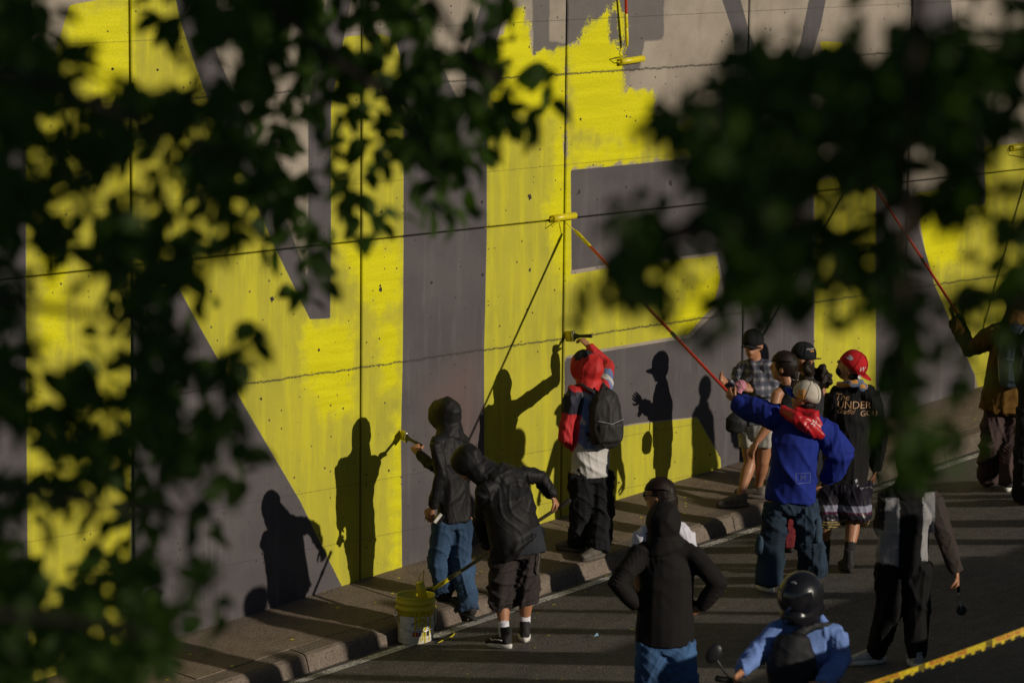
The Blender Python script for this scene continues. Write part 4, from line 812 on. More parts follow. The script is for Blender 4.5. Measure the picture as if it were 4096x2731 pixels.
# the motorcycle under the rider
bk = empty('motorcycle', gb, 'black motorcycle ridden by the helmeted person, mirror and handlebar showing', 'motorcycle')
def L3(a, b_, c): return gb + mf * a + mr * b_ + UP * c
def wheel(a):
    c = L3(a, 0, .30); c[2] = road_z(c[0], c[1]) + .30; tyre = MB(); rim = MB(); n, m = 28, 8; V = []
    for i in range(n):
        t = 2 * math.pi * i / n; dr = mf * math.cos(t) + UP * math.sin(t)
        for k in range(m):
            s_ = 2 * math.pi * k / m; V.append(c + dr * (.25 + .05 * math.cos(s_)) + mr * .055 * math.sin(s_))
    tyre.add(V, [(i * m + k, i * m + (k + 1) % m, ((i + 1) % n) * m + (k + 1) % m, ((i + 1) % n) * m + k) for i in range(n) for k in range(m)])
    w = tyre.build('wheel', M['rubber'], bk)
    for i in range(5):
        t = 2 * math.pi * i / 5; dr = mf * math.cos(t) + UP * math.sin(t); rim.loft([c, c + dr * .21], [.022, .016], seg=6)
    rim.loft([c - mr * .07, c + mr * .07], [.035, .035]); rim.build('rim', M['steel'], w)
wheel(.78); wheel(-.55)
bar_c = (Mm.j['har'] + Mm.j['hal']) / 2; bdir = unit(Mm.j['hal'] - Mm.j['har'])
tk = MB(); tk.loft([L3(.12, 0, .74), L3(.28, 0, .80), L3(.45, 0, .78)], [(.10, .07), (.15, .11), (.09, .08)], side=mr); soft('fuel_tank', tk, hmat, bk, .012, 3)
fr = MB(); fr.loft([L3(.55, 0, .75), L3(.2, 0, .40), L3(-.3, 0, .45), L3(-.5, 0, .66)], [.035] * 4); fr.loft([L3(.15, 0, .35), L3(-.2, 0, .35)], [.13, .12]); fr.build('frame', M['black_plastic'], bk)
se = MB(); se.loft([L3(.12, 0, .74), L3(-.2, 0, .72), L3(-.62, 0, .78)], [(.11, .04), (.15, .05), (.09, .04)], side=mr); se.build('seat', M['rubber'], bk)
for q in (-1, 1):
    fk = MB(); ax_ = L3(.78, .09 * q, .30); fk.loft([ax_, bar_c + mr * .09 * q - UP * .05], [.022, .022]); fk.build('fork', M['steel'], bk)
hb_ = MB(); e0, e1 = Mm.j['har'] - bdir * .10, Mm.j['hal'] + bdir * .10; hb_.loft([e0, bar_c - UP * .03, e1], [.014] * 3); hb_.build('handlebar', M['black_plastic'], bk)
for e_, q in ((e0, 1), (e1, -1)):
    gp = MB(); gp.loft([e_, e_ + (bar_c - e_) * .3], [.02, .02]); gp.build('grip', M['rubber'], bk)
hlm = MB(); hlm.ell(L3(.72, 0, .80), mr * .09, mf * .10, UP * .09); hlm.build('headlight', M['steel'], bk)
mt = atd(2855, 2612, MD - .42); mi = MB(); mi.ell(mt, unit(CR_ * .9 - UP * .5) * .045, CD * .02, unit(CR_ * .5 + UP * .9) * .062, 16, 10); mi.loft([mt - UP * .04 + CR_ * .02, atd(2900, 2690, MD - .40), atd(2925, 2715, MD - .36)], [.007, .006, .006], seg=8); mi.build('mirror', M['black_plastic'], bk)
mt2 = atd(3420, 2700, MD - .45); mi = MB(); mi.ell(mt2 - UP * .1, CR_ * .045, CD * .02, UP * .06, 16, 10); mi.loft([mt2 - UP * .16, e1], [.006, .006], seg=8); mi.build('mirror', M['black_plastic'], bk)

finish_soft()
ob = {o.name: o for o in bpy.data.objects}
def child(p, nm): return [o for o in p.root.children if o.name.split('.')[0] == nm][0]
# print on clothes
ju = unit(Jm.j['shr'] - Jm.j['shl']); sw = child(Jm, 'sweatshirt'); pc = Jm.J(3412, 1660, -.25); px_ = unit(CR_ - CD * .15)
for t, sz, dx, dz, mt_, shr in (('The', .075, -.10, .115, 'gold_print', .3), ('UNDER', .082, 0.0, .055, 'gold_print', 0), ('Graffiti', .05, -.07, .005, 'gold_print', .5), ('GOU', .06, .12, -.01, 'gold_print', 0)):
    v, f = text_mesh(t, sz, shear=shr); project('lettering', v, f, pc + px_ * dx + UP * dz, px_, UP, sw, M[mt_], sw, .005)
v, f = text_mesh('M', .06); fs = child(F, 'sweatshirt'); pc = F.J(3218, 1925, -.3); FV = (v, f)
bx = MB(); 
def frame_rect(w, h, t):
    V = np.array([(-w, -h, 0), (w, -h, 0), (w, h, 0), (-w, h, 0), (-w + t, -h + t, 0), (w - t, -h + t, 0), (w - t, h - t, 0), (-w + t, h - t, 0)]); return V, [(0, 1, 5, 4), (1, 2, 6, 5), (2, 3, 7, 6), (3, 0, 4, 7)]
def frame_rect(w, h, t, k=14):
    V = []; Fr = []
    for (x0, y0, x1, y1) in ((-w, -h, w, -h + t), (-w, h - t, w, h), (-w, -h, -w + t, h), (w - t, -h, w, h)):
        lng = (x1 - x0) > (y1 - y0); n0 = len(V)
        for i in range(k + 1):
            u = i / k; V += [(x0 + (x1 - x0) * u, y0, 0), (x0 + (x1 - x0) * u, y1, 0)] if lng else [(x0, y0 + (y1 - y0) * u, 0), (x1, y0 + (y1 - y0) * u, 0)]
        Fr += [(n0 + 2 * i, n0 + 2 * i + 2, n0 + 2 * i + 3, n0 + 2 * i + 1) for i in range(k)]
    return np.array(V), Fr
M['faded_print'] = simple('faded_print', (.06, .08, .24), .7)
v, f = frame_rect(.06, .042, .005); project('print', v, f, pc, CR_, UP, fs, M['faded_print'], fs, .006); project('print', FV[0], FV[1], pc, CR_, UP, fs, M['faded_print'], fs, .006)
f_, r_, u_ = Jm.frame(dirv(-.88, .3, .62)); c0 = Jm.j['head']
v, f = text_mesh('W', .055, shear=.4); nrm = unit(-CD * .8 + CR_ * .35); ux = unit(np.cross(UP, nrm)); 
project('cap_logo', v, f, Jm.J(3448, 1478, -.1), ux, np.cross(nrm, ux), cpJ, M['white_print'], cpJ, .004)
an = np.linspace(0, 2 * math.pi, 13)[:-1]; v = np.array([(0, 0, 0)] + [(.015 * math.cos(a), .015 * math.sin(a), 0) for a in an]); f = [(0, 1 + k, 1 + (k + 1) % 12) for k in range(12)]
brimJ = [o for o in cpJ.children if o.name.startswith('brim')][0]; project('cap_sticker', v, f, Jm.J(3437, 1507, -.1), ux, np.cross(nrm, ux), brimJ, M['white_print'], cpJ, .004)
project('cap_patch', v * 1.3, f, Jm.J(3405, 1432, -.1), ux, np.cross(nrm, ux), cpJ, M['silver_print'], cpJ, .004)
v, f = text_mesh('COLOMBIA', .016); project('cap_print', v, f, Iw.J(3246, 1398, -.1), unit(CR_), UP, cpI, M['white_print'], cpI, .004)
v = np.array([(-.014, -.006, 0), (.014, -.006, 0), (.014, .006, 0), (-.014, .006, 0)]); project('cap_print', v, [(0, 1, 2, 3)], Iw.J(3250, 1405, -.1), CR_, UP, cpI, M['orange_print'], cpI, .0045)
cj = child(C_, 'jacket'); v, f = text_mesh('KO', .06); project('print', v, f, C_.J(2372, 1775, -.3), CR_, UP, cj, M['shoe_black'], cj, .005)
v = np.array([(-.022, -.012, 0), (.022, -.006, 0), (.022, .014, 0), (-.022, .008, 0)]); project('print', v, [(0, 1, 2, 3)], C_.J(2413, 1782, -.3), CR_, UP, cj, M['red_print'], cj, .005)
fl_v = []; fl_f = []
for k in range(7):
    y0_ = -.05 + .016 * k; n0 = len(fl_v); fl_v += [(-.07, y0_ - .007, 0), (-.02, y0_ - .005, 0), (.018 + .02 * ((k * 37) % 5) / 5, y0_ + .018, 0), (-.02, y0_ + .006, 0), (-.07, y0_ + .008, 0)]; fl_f.append(tuple(range(n0, n0 + 5)))
nF = unit(-CD * .8 - CR_ * .45); uxF = unit(np.cross(UP, nF)); cpF = child(F, 'cap')
project('flame_print', np.array(fl_v), fl_f, F.J(3228, 1583, -.1), uxF, np.cross(nF, uxF), cpF, M['orange_print'], cpF, .003)
sf = child(F, 'scarf'); v, f = text_mesh('23', .05, shear=.2); project('print', v, f, F.J(3262, 1705, -.35), unit(CR_ - UP * .4), unit(UP + CR_ * .4), sf, M['white_print'], sf, .004)

# ------------------------------------------------------------------ things people wear or hold
def backpack(name, P, c, w, h, d, colour, mat, label, back):
    """back = direction pointing away from the wearer's back"""
    s_ = unit(np.cross(UP, back)); e = MB(); 
    e.loft([c - UP * h * .5 + back * d * .1, c - UP * h * .28 + back * d * .15, c + UP * h * .2, c + UP * h * .42, c + UP * h * .5], [(w * .42, d * .35), (w * .5, d * .5), (w * .48, d * .45), (w * .36, d * .32), (w * .2, d * .2)], side=s_, seg=16, dome=.4)
    e.loft([c - UP * h * .40 + back * d * .45, c - UP * h * .1 + back * d * .5], [(w * .36, d * .2), (w * .38, d * .18)], side=s_, seg=14)
    r = empty('backpack', c - UP * h * .5, label, 'backpack'); soft('pack_body', e, mat, r, .010, 2, colour=colour, fold=.005, seed=40)
    for q in (-1, 1):
        st_ = MB(); sh_ = P.j['shr'] if q > 0 else P.j['shl']; mid_ = (P.j['shl'] + P.j['shr']) / 2; top_ = mid_ + (sh_ - mid_) * .55
        a0 = c + UP * h * .42 + s_ * q * w * .2 * (1 if (s_ @ (P.j['shr'] - P.j['shl'])) > 0 else -1)
        st_.loft([a0, top_ + UP * .085 + back * .03, top_ + UP * .05 - back * .11, top_ - UP * .14 - back * .17, c - UP * h * .35 + s_ * q * w * .4 * (1 if (s_ @ (P.j['shr'] - P.j['shl'])) > 0 else -1) - back * d * .2], [(.024, .008)] * 5, side=s_, seg=8); st_.build('strap', M['shoe_black'], r)
    zp = MB(); zp.loft([c - UP * h * .02 + back * d * .52 - s_ * w * .40, c - UP * h * .08 + back * d * .66, c - UP * h * .02 + back * d * .52 + s_ * w * .40], [.0022] * 3, seg=6); zp.build('zip', M['silver_print'], r)
    hp = MB(); hp.loft([c + UP * h * .5 - s_ * .04, c + UP * h * .58, c + UP * h * .5 + s_ * .04], [.010] * 3, seg=8); hp.build('handle', M['shoe_black'], r); return r
backpack('backpack', C_, C_.J(2420, 1668, -.12), .30, .46, .20, (.020, .018, .017), M['nylon'], 'black backpack worn by the person in the red hood', unit(CR_ * .45 - CD * .9))
backpack('backpack', Lp, Lp.J(4058, 1420, -.22), .32, .52, .20, (.035, .045, .065), M['satin'], 'dark shiny backpack worn over the mustard coat', unit(CR_ * .3 - CD))
hbg = MB(); hbg.loft([G.J(2940, 1722, -.12), G.J(2946, 1685, -.12), G.J(2960, 1660, -.11)], [(.085, .05), (.10, .06), (.07, .04)], side=CR_, dome=.4); hbo = soft('handbag', hbg, M['nylon'], None, .010, 2, colour=(.012, .012, .013), fold=.004); tag(hbo, 'small black shoulder bag hanging beside the white shorts', 'handbag')
bs_ = MB(); bs_.loft([G.J(2960, 1660, -.11), G.J(2985, 1560, -.12), G.J(3050, 1455, -.02)], [.006] * 3, seg=6); bs_.build('strap', M['shoe_black'], hbo)
pkc = MB(); pkc.ell(G.J(2966, 1542, -.24), CR_ * .045, CD * .035, UP * .05); pkc.loft([G.J(2975, 1535, -.23), G.J(2955, 1565, -.25)], [.035, .03]); pko = soft('cloth', pkc, M['cotton'], None, .009, 1, colour=(.48, .20, .26), fold=.010, fscale=1.8); tag(pko, 'crumpled pink cloth held by the person in the plaid shirt', 'cloth')
stb = MB(); stb.loft([F.J(3062, 1760, .05), F.J(3068, 1800, .04), F.J(3058, 1860, .05), F.J(3068, 1750, .02)], [.006] * 4, seg=6)

def roller(name, head_a, head_b, neck, grip, end, label, polemat, r=.03, polr=.0125, dark=False, group=None):
    """paint roller: sleeve from a to b, bent wire to neck, handle neck-grip, pole grip-end"""
    a, b_, nk, g, e = map(lambda q: np.asarray(q, float), (head_a, head_b, neck, grip, end)); rt_ = empty(name, e, label, 'paint roller', group)
    MB().loft([a, (a + b_) / 2, b_], [r, r, r], dome=.12, seg=16).build('roller_sleeve', M['paint_yellow'] if not dark else M['rubber'], rt_)
    d = unit(b_ - a); pv = unit(nk - (a + b_) / 2); k1 = a - d * .035; w = MB(); w.loft([(a + b_) / 2, a - d * .01, k1, k1 + pv * .075, nk - pv * .05 , nk, g], [.0045] * 7, seg=6, dome=0); w.build('wire_frame', M['paint_yellow'] if not dark else M['steel'], rt_)
    dd = unit(e - g); MB().loft([g - dd * .01, g + dd * .06, g + dd * .16], [.012, .017, .015], seg=10).build('handle', M['paint_yellow'] if not dark else M['black_plastic'], rt_)
    if np.linalg.norm(e - g) > .2:
        sl = g + dd * .16; yl = g + dd * min(.27, np.linalg.norm(e - g) * .5); MB().loft([sl - dd * .01, yl], [polr + .003, polr + .002], seg=10).build('paint_smear', M['paint_yellow'] if polemat != 'pole_dark' else M['pole_dark'], rt_)
        po = MB().loft([yl - dd * .01, e], [polr, polr], seg=10).build('pole', M[polemat], rt_)
        ln = np.linalg.norm(e - yl); MB().loft([yl + dd * ln * .55, yl + dd * (ln * .55 + .08)], [polr + .004] * 2, seg=10, dome=.1).build('collar', M['pole_dark'], po)
        MB().loft([e - dd * .12, e], [polr + .003] * 2, seg=10).build('grip', M['rubber'], po)
    return rt_
# long pole held by F against the horizontal joint
ha = wall(2212, 874, YW - .034); hb2 = wall(2300, 862, YW - .034); hF = F.J(2940, 1598, .25); top_ = wall(2290, 905, YW - .10); dF = unit(hF - top_); rF = wall(2303, 925, YW - .14)
roller('paint_roller', ha, hb2, wall(2262, 890, YW - .06), rF, hF + unit(hF - rF) * .14, 'yellow roller on a long red pole resting on the wall joint', 'pole_red', group='long rollers')
tA = wall(2482, 248, YW - .034); tB = wall(2572, 235, YW - .034)
roller('paint_roller', tA, tB, wall(2497, 212, YW - .05), wall(2508, 180, YW - .06), wall(2490, -500, YW - .15), 'yellow roller on a pole hanging down from the top edge', 'pole_red', group='long rollers')
gL = Lp.J(3795, 1200, .32); l0 = wall(3462, 690, YW - .12)
roller('paint_roller', wall(3385, 640, YW - .034), wall(3468, 628, YW - .034), wall(3440, 665, YW - .06), l0, gL + unit(gL - l0) * .35, 'red roller pole slanting up in the hand of the mustard coat', 'pole_red', group='long rollers')
roller('paint_roller', wall(4048, 592, YW - .034), wall(4140, 578, YW - .034), wall(4130, 640, YW - .07), wall(4140, 700, YW - .10), wall(4260, 1300, YW - .9), 'yellow roller cut by the right picture edge', 'pole_red', group='long rollers')
kr = K.j['har'] + UP * .02; roller('hand_roller', K.J(3846, 2440, -.10), K.J(3846, 2440, .06), K.J(3838, 2385, -.06), K.J(3834, 2360, -.06), K.J(3829, 2318, -.06), 'small dark roller hanging from the hand at the right', 'pole_dark', r=.036, dark=True)

def brush(tip, handle_end, label):
    tip, e = np.asarray(tip, float), np.asarray(handle_end, float); d = unit(e - tip); s_ = unit(np.cross(d, unit(CD + UP * .2))); s_ = unit(UP - d * (UP @ d)); r = empty('paint_brush', e, label, 'paint brush', 'wall brushes')
    MB().loft([tip, tip + d * .05, tip + d * .075], [(.045, .008), (.048, .012), (.046, .012)], side=s_, seg=12, dome=.1).build('bristles', M['paint_yellow'], r); MB().loft([tip + d * .07, tip + d * .105], [(.048, .014)] * 2, side=s_, seg=12, dome=.1).build('ferrule', M['steel'], r)
    MB().loft([tip + d * .10, tip + d * .125, tip + d * .17, e], [(.040, .013), (.024, .012), (.014, .010), (.017, .010)], side=s_, seg=10).build('handle', M['black_plastic'], r)
brush(wall(1604, 1738, YW - .012), A.j['har'] + unit(A.j['wrr'] - A.j['har']) * .03 + CR_ * .06, 'flat brush held to the yellow edge by the black hooded painter')
brush(wall(2262, 1345, YW - .012), C_.j['har'] + CR_ * .09 + UP * .02, 'flat brush held high on the joint by the red hooded painter')
fl = MB(); fl.box(A.J(1757, 2075, -.14), unit(CR_ * .6 + UP * .8) * .045, unit(CR_ * .8 - UP * .6) * .028, CD * .012); flo = fl.build('scraper_block', M['black_plastic'], None, False); tag(flo, 'small dark block with pale face at the hip of the black hooded painter', 'sanding block')
f2 = MB(); f2.box(A.J(1752, 2072, -.158), unit(CR_ * .6 + UP * .8) * .044, unit(CR_ * .8 - UP * .6) * .012, CD * .004); f2.build('pale_face', M['white_print'], flo, False)

# paint bucket
bc = ground(1662, 2562); BH, R0, R1 = .375, .138, .152
bu = empty('paint_bucket', bc, 'white plastic paint bucket streaked with yellow paint on the road edge', 'bucket')
def bucket_mat():
    m, nt, b = newmat('bucket_plastic'); p = N(nt, 'ShaderNodeVectorMath', operation='SUBTRACT'); nt.links.new(pos(nt), p.inputs[0]); p.inputs[1].default_value = tuple(bc); q = p.outputs[0]
    sp = N(nt, 'ShaderNodeSeparateXYZ'); nt.links.new(q, sp.inputs[0]); an_ = math_(nt, 'ARCTAN2', sp.outputs[1], sp.outputs[0])
    cv = N(nt, 'ShaderNodeCombineXYZ'); nt.links.new(math_(nt, 'MULTIPLY', an_, 1.0), cv.inputs[0]); n1 = noise_(nt, scalev(nt, cv.outputs[0], (9, 1, 1)), 1.6, 4, .7); n2 = noise_(nt, q, 40, 3)
    base = mix_(nt, n2, (.52, .48, .40), (.62, .60, .56)); z = sp.outputs[2]
    dl = math_(nt, 'SUBTRACT', .235, math_(nt, 'MULTIPLY', ramp_(nt, n1, .44, .62), .30)); dm = ramp_(nt, math_(nt, 'SUBTRACT', z, dl), -.004, .004)
    nt.links.new(mix_(nt, dm, base, (.62, .53, .012)), b.inputs['Base Color']); b.inputs['Roughness'].default_value = .35; bump_(nt, dm, .6, .004, b); return m
BM = bucket_mat(); V = []; n = 40; prof = [(R0, 0), (R0 + .002, .01), (R0 + .008, .265), (R1 + .004, .268), (R1 + .005, .285), (R1 - .002, .288), (R1, .318), (R1 + .008, .321), (R1 + .008, .336), (R1, .339), (R1 + .002, .366), (R1 + .006, BH), (R1 - .004, BH), (R1 - .012, .20), (R0 - .012, .17)]
for r_, z_ in prof:
    for k in range(n): a = 2 * math.pi * k / n; V.append((bc[0] + r_ * math.cos(a), bc[1] + r_ * math.sin(a), bc[2] + z_))
Fq = [(i * n + k, i * n + (k + 1) % n, (i + 1) * n + (k + 1) % n, (i + 1) * n + k) for i in range(len(prof) - 1) for k in range(n)] + [tuple(range(n))[::-1]]
mesh_obj('bucket_shell', V, Fq, BM, bu, True)
V = [(bc[0] + (R0 - .004) * math.cos(2 * math.pi * k / n), bc[1] + (R0 - .004) * math.sin(2 * math.pi * k / n), bc[2] + .24) for k in range(n)]; mesh_obj('paint', V, [tuple(range(n))], M['paint_yellow'], bu)
a0 = math.atan2(-hd[1], -hd[0])     # label faces the camera
def on_bucket(u, z, off=.002): r_ = R0 + .008 * z / .27 + off; t = a0 + .18 + u / r_; return (bc[0] + r_ * math.cos(t), bc[1] + r_ * math.sin(t), bc[2] + z)
def decal(name, v, f, u0, z0, mat, off): return mesh_obj(name, [on_bucket(u0 + p[0], z0 + p[1], off) for p in v], f, mat, bu)
def strip(w0, w1, h0, h1, k=16): return np.array([(w0 + (w1 - w0) * i / k, h, 0) for h in (h0, h1) for i in range(k + 1)]), [(i, i + 1, k + 2 + i, k + 1 + i) for i in range(k)]
v, f = strip(-.17, .17, .055, .225); decal('label', v, f, 0, 0, M['sole_white'], .0022)
for (c_, r0_, r1_) in (('red_print', .058, .064), ('orange_print', .052, .058), ('paint_yellow', .047, .052), ('navy_print', .040, .047)):
    v = np.array([(r_ * math.cos(t), r_ * math.sin(t) * .8, 0) for r_ in (r0_, r1_) for t in np.linspace(.25, 2.9, 15)]); decal('rainbow', v, [(i, i + 1, 16 + i, 15 + i) for i in range(14)], .02, .160, M[c_], .0032)
for t, sz, u, z_, c_ in (('MUNDA', .042, .02, .160, 'navy_print'), ('LABRI', .020, -.005, .135, 'orange_print'), ('EX', .030, .085, .135, 'navy_print')):
    v, f = text_mesh(t, sz); decal('lettering', v, f, u, z_, M[c_], .0034)
for w0, w1, c_ in ((-.045, .0, 'red_print'), (.005, .03, 'navy_print'), (.035, .07, 'black_plastic'), (.075, .10, 'sock_black')):
    v, f = strip(w0, w1, .068, .112, 4); decal('swatch', v, f, 0, 0, M[c_], .0034)
dr = random.Random(5)
for k in range(15):
    u = dr.uniform(-.03, .12); z1 = dr.uniform(.0, .16); w = dr.uniform(.002, .006); v, f = strip(u - w, u + w, z1, .268, 2); v2_ = np.array([(p[0], p[1], 0) for p in v]); decal('paint_drip', v2_, f, 0, 0, M['paint_yellow'], .0046)
hn = MB(); pts = []
for k in range(15):
    t = math.pi * k / 14; u = math.cos(t) * .255; pts.append(np.array(on_bucket(u, .262 - math.sin(t) * .155, .016)))
hn.loft(pts, [.0042] * 15, seg=8); hn.build('wire_handle', M['steel'], bu)
for u in (-.255, .255):
    c = np.array(on_bucket(u, .268, .006)); e_ = MB(); e_.ell(c, CR_ * .016, CD * .016, UP * .022, 10, 6); e_.build('ear', M['paint_yellow'], bu)
hR = B.j['har'] + dirv(-.4, 0, -.3) * .02; rg = B.J(1745, 2352, .05); ra = bc + UP * .40 + CR_ * .005; rb_ = bc + UP * .26 + CR_ * .05
roller('bucket_roller', bc + UP * .475 + CR_ * .030, bc + UP * .33 + CR_ * .062, atd(1700, 2345, bc @ hd), rg * .0 + atd(1738, 2352, bc @ hd + .05), hR + unit(hR - rg) * .12, 'paint-smeared roller dipped in the bucket on a dark pole', 'pole_dark', r=.036, polr=.014)

# small things on the ground
gcup = ground(1240, 2672); cu = empty('plastic_cup', gcup, 'crumpled clear plastic cup lying in the gutter', 'cup')
m, nt, b = newmat('clear_plastic'); b.inputs['Base Color'].default_value = (.75, .8, .8, 1); b.inputs['Roughness'].default_value = .15; b.inputs['Transmission Weight'].default_value = .75; b.inputs['IOR'].default_value = 1.2; M['clear'] = m
V = []; n = 18; ca = dirv(.9, .3, .25)
for i, (t, r_) in enumerate(((0, .028), (.002, .030), (.05, .034), (.095, .040), (.098, .042))):
    for k in range(n):
        a = 2 * math.pi * k / n; s_ = unit(np.cross(ca, UP)); w_ = np.cross(s_, ca); q = r_ * (1 + .12 * math.sin(3 * a + i)); V.append(gcup + UP * .042 + ca * (t - .05) + s_ * math.cos(a) * q + w_ * math.sin(a) * q)
mesh_obj('cup_wall', V, [(i * n + k, i * n + (k + 1) % n, (i + 1) * n + (k + 1) % n, (i + 1) * n + k) for i in range(4) for k in range(n)] + [tuple(range(n))], M['clear'], cu, True)
rs = ground(2342, 2308); st_ = empty('road_stud', rs, 'white road stud with red reflector on the road edge line', 'road stud'); sx, sy = unit([1, 0, KX]), np.array([0, 1.0, 0])
def stud_box(w, l, h, t, z0=0): 
    V = [rs + sx * a * l + sy * c * w + UP * z0 for a in (-1, 1) for c in (-1, 1)] + [rs + sx * a * l * t + sy * c * w * .85 + UP * (z0 + h) for a in (-1, 1) for c in (-1, 1)]; return V, [(0, 2, 3, 1), (4, 5, 7, 6), (0, 1, 5, 4), (2, 6, 7, 3), (0, 4, 6, 2), (1, 3, 7, 5)]
v, f = stud_box(.055, .055, .022, .55, .006); mesh_obj('stud_body', v, f, M['sole_white'], st_)
rp = MB(); cc_ = rs + UP * .019 - sx * .045; rp.box(cc_, sy * .042, unit(sx * .6 + UP * .6) * .012, unit(-sx + UP) * .0015); rp.build('reflector', M['red_print'], st_, False)
cr_ = ground(2385, 2545); v = [cr_ + CR_ * a * .02 + CD * c * .018 + UP * h for a, c, h in ((-1, -1, .006), (1, -.6, .012), (.4, 1, .03), (-.8, .7, .012))]; tag(mesh_obj('sweet_wrapper', v, [(0, 1, 2, 3)], simple('foil', (.3, .45, .6), .25), None), 'tiny crumpled blue wrapper on the asphalt', 'wrapper')
# curl of spilt paint beside the bucket
sp_ = MB(); pp = [ground(*q) + UP * .006 for q in ((1752, 2572), (1770, 2562), (1790, 2555), (1808, 2545), (1818, 2535), (1812, 2528), (1800, 2526))]; sp_.loft(pp, [(.003, .002), (.008, .003), (.004, .002), (.009, .003), (.006, .003), (.003, .002), (.002, .002)], side=np.array([1.0, 0, 0]), seg=8); spo = sp_.build('paint_spill', M['paint_yellow'], None); tag(spo, 'thin curl of spilt yellow paint on the asphalt by the bucket', 'paint')

# barrier tape
ta, tb = atd(3380, 2772, 16.8), atd(4300, 2446, 17.7); tp = empty('barrier_tape', ta, 'yellow barrier tape with black dashes stretched across the lower right corner', 'barrier tape')
tx = unit(tb - ta); tl = np.linalg.norm(tb - ta); ty = unit(np.cross(np.cross(tx, UP), tx)); tn = np.cross(tx, ty)
def tp_pt(u, w, off=0): sag = -.012 * (1 - (2 * u / tl - 1) ** 2); tw = .25 * math.sin(u * 2.1 + 1); return ta + tx * u + UP * sag + (ty * math.cos(tw) + tn * math.sin(tw)) * w + (tn if tn @ hd < 0 else -tn) * off
def tstrip(u0, u1, w0, w1, off, k): return [tp_pt(u0 + (u1 - u0) * i / k, w, off) for w in (w0, w1) for i in range(k + 1)], [(i, i + 1, k + 2 + i, k + 1 + i) for i in range(k)]
v, f = tstrip(0, tl, -.023, .023, 0, 60); mesh_obj('tape_band', v, f, simple('tape_yellow', (.50, .38, .02), .4), tp)
u = .05
while u < tl - .1:
    v, f = tstrip(u, u + .045, -.022, -.009, .002, 3); mesh_obj('dash', v, f, M['sock_black'], tp); u += .07
u = .1
while u < tl - .5:
    v, f = text_mesh('PELIGRO NO PASE', .034, 'LEFT'); mesh_obj('lettering', [tp_pt(u + p[0] * .95, .008 + p[1], .002) for p in v], f, M['red_print'], tp)
    for k in range(3): w0 = u + .40 + .016 * k; v, f = tstrip(w0, w0 + .009, -.022, .022, .0022, 1); mesh_obj('band_mark', v, f, M['sock_black'], tp)
    u += .47
finish_soft()

# ------------------------------------------------------------------ near trees: branches and leaves between the camera and the wall
MASK = """
##-....-+######--+#+-.++................--....-+##--++##
##+....-+.+##+#+--+#-.+-..........--.-.+--###+-###......
###+-...-.-++-+##+-+++#+..........+##+##-+#####+##......
###+-....+-##-+#+-+#+-+-++......-++############-#.......
###--######-+-++--+##+#+-+.....++-############-+........
#+--##-##+#++-+-+--##-##-.....+#+-##+##########-+.......
#-#+##+--##+#+.--++##---.......-#-####+-##--##-+........
#-#+#+-+-##+#-.+-+-+##-........+-#########+--#+-........
##++--+--#+-##-++-.+++..........+#+###+--#-.##-+........
##+--+++--#.+#--+-..+-.......+-.-####-.....##++.........
###--#+#..+-.++-++-..........##--+#+##+..+-...+#........
+-#+-####.+.+++.............-##-++####+#+#...-.-#.......
+-...####...-.+.............-#-+--#+#+-#+#-...-#........
#-..-+##++...--............++##--+####+-+#+--#++........
+.....+#-.....-............+...-..-++---++#++---#.......
++.-.-++-..+....................-+.......-#-----+.......
#-.+-+###-+-....................-........-#-----........
#--#--###+#..............................-#-+--.........
#+-#+-##+-+..............................-#.-...........
+##+--##-##..............................-#--...........
--#+##+###++.............................-##+-..........
--.-##-+#-+-.............................-##+...........
+#-#--++-.++.............................-+-............
#-+++-++-+-.............................--..............
+--.-+--.+..............................................
#-..-+-.................................................
##--+##-++..............................................
##+####-+-..............................................
##+#####-.+.............................................
#####+##+-..............................................
##+#####................................................
#+-####.................................................
""".strip().split('\n')
TREE_L = ground(-900, 3300); TREE_L = np.array([2.2, 6.2, 0]); TREE_L[2] = road_z(*TREE_L[:2])
TREE_R = np.array([7.4, 1.6, 0]); TREE_R[2] = road_z(*TREE_R[:2])
lr = random.Random(21)
def leaf_mesh(seed):
    r = random.Random(seed); n = 6; V = []; F = []; bend = r.uniform(.15, .5); fold = r.uniform(.15, .4); wd = r.uniform(.26, .34); sk = r.uniform(-.06, .06)
    for i in range(n + 1):
        t = i / n; w = wd * (math.sin(math.pi * min(1, t ** .8)) ** .75) if 0 < t < 1 else .004; z = -bend * t * t; cx_ = sk * math.sin(math.pi * t)
        for s_ in (-1, 0, 1): V.append((cx_ + s_ * w, t, z + abs(s_) * w * fold))
    for i in range(n):
        for k in range(2): a = i * 3 + k; F.append((a, a + 1, a + 4, a + 3))
    me = bpy.data.meshes.new('leaf'); me.from_pydata(V, [], F); me.materials.append(M['leaf']); me.polygons.foreach_set('use_smooth', [True] * len(F)); me.update(); return me
LEAF = [leaf_mesh(s) for s in (1, 2, 3, 4)]
LV = [np.array([tuple(p.co) for p in m.vertices]) for m in LEAF]; LF = [tuple(p.vertices) for p in LEAF[0].polygons]
def leaf_pose(P, size):
    d = Vector((lr.gauss(0, .7), lr.gauss(0, .7), -.55 + lr.gauss(0, .5))).normalized(); q = d.to_track_quat('Y', 'Z'); q = q @ Vector((0, 1, 0)).rotation_difference(Vector((0, 1, 0)))
    rot = q.to_matrix() @ Matrix.Rotation(lr.uniform(-1.2, 1.2), 3, 'Y'); return rot, size
leaves = {'L': [], 'R': []}
PROB = {'#': 1.0, '+': .62, '-': .2, '.': 0}
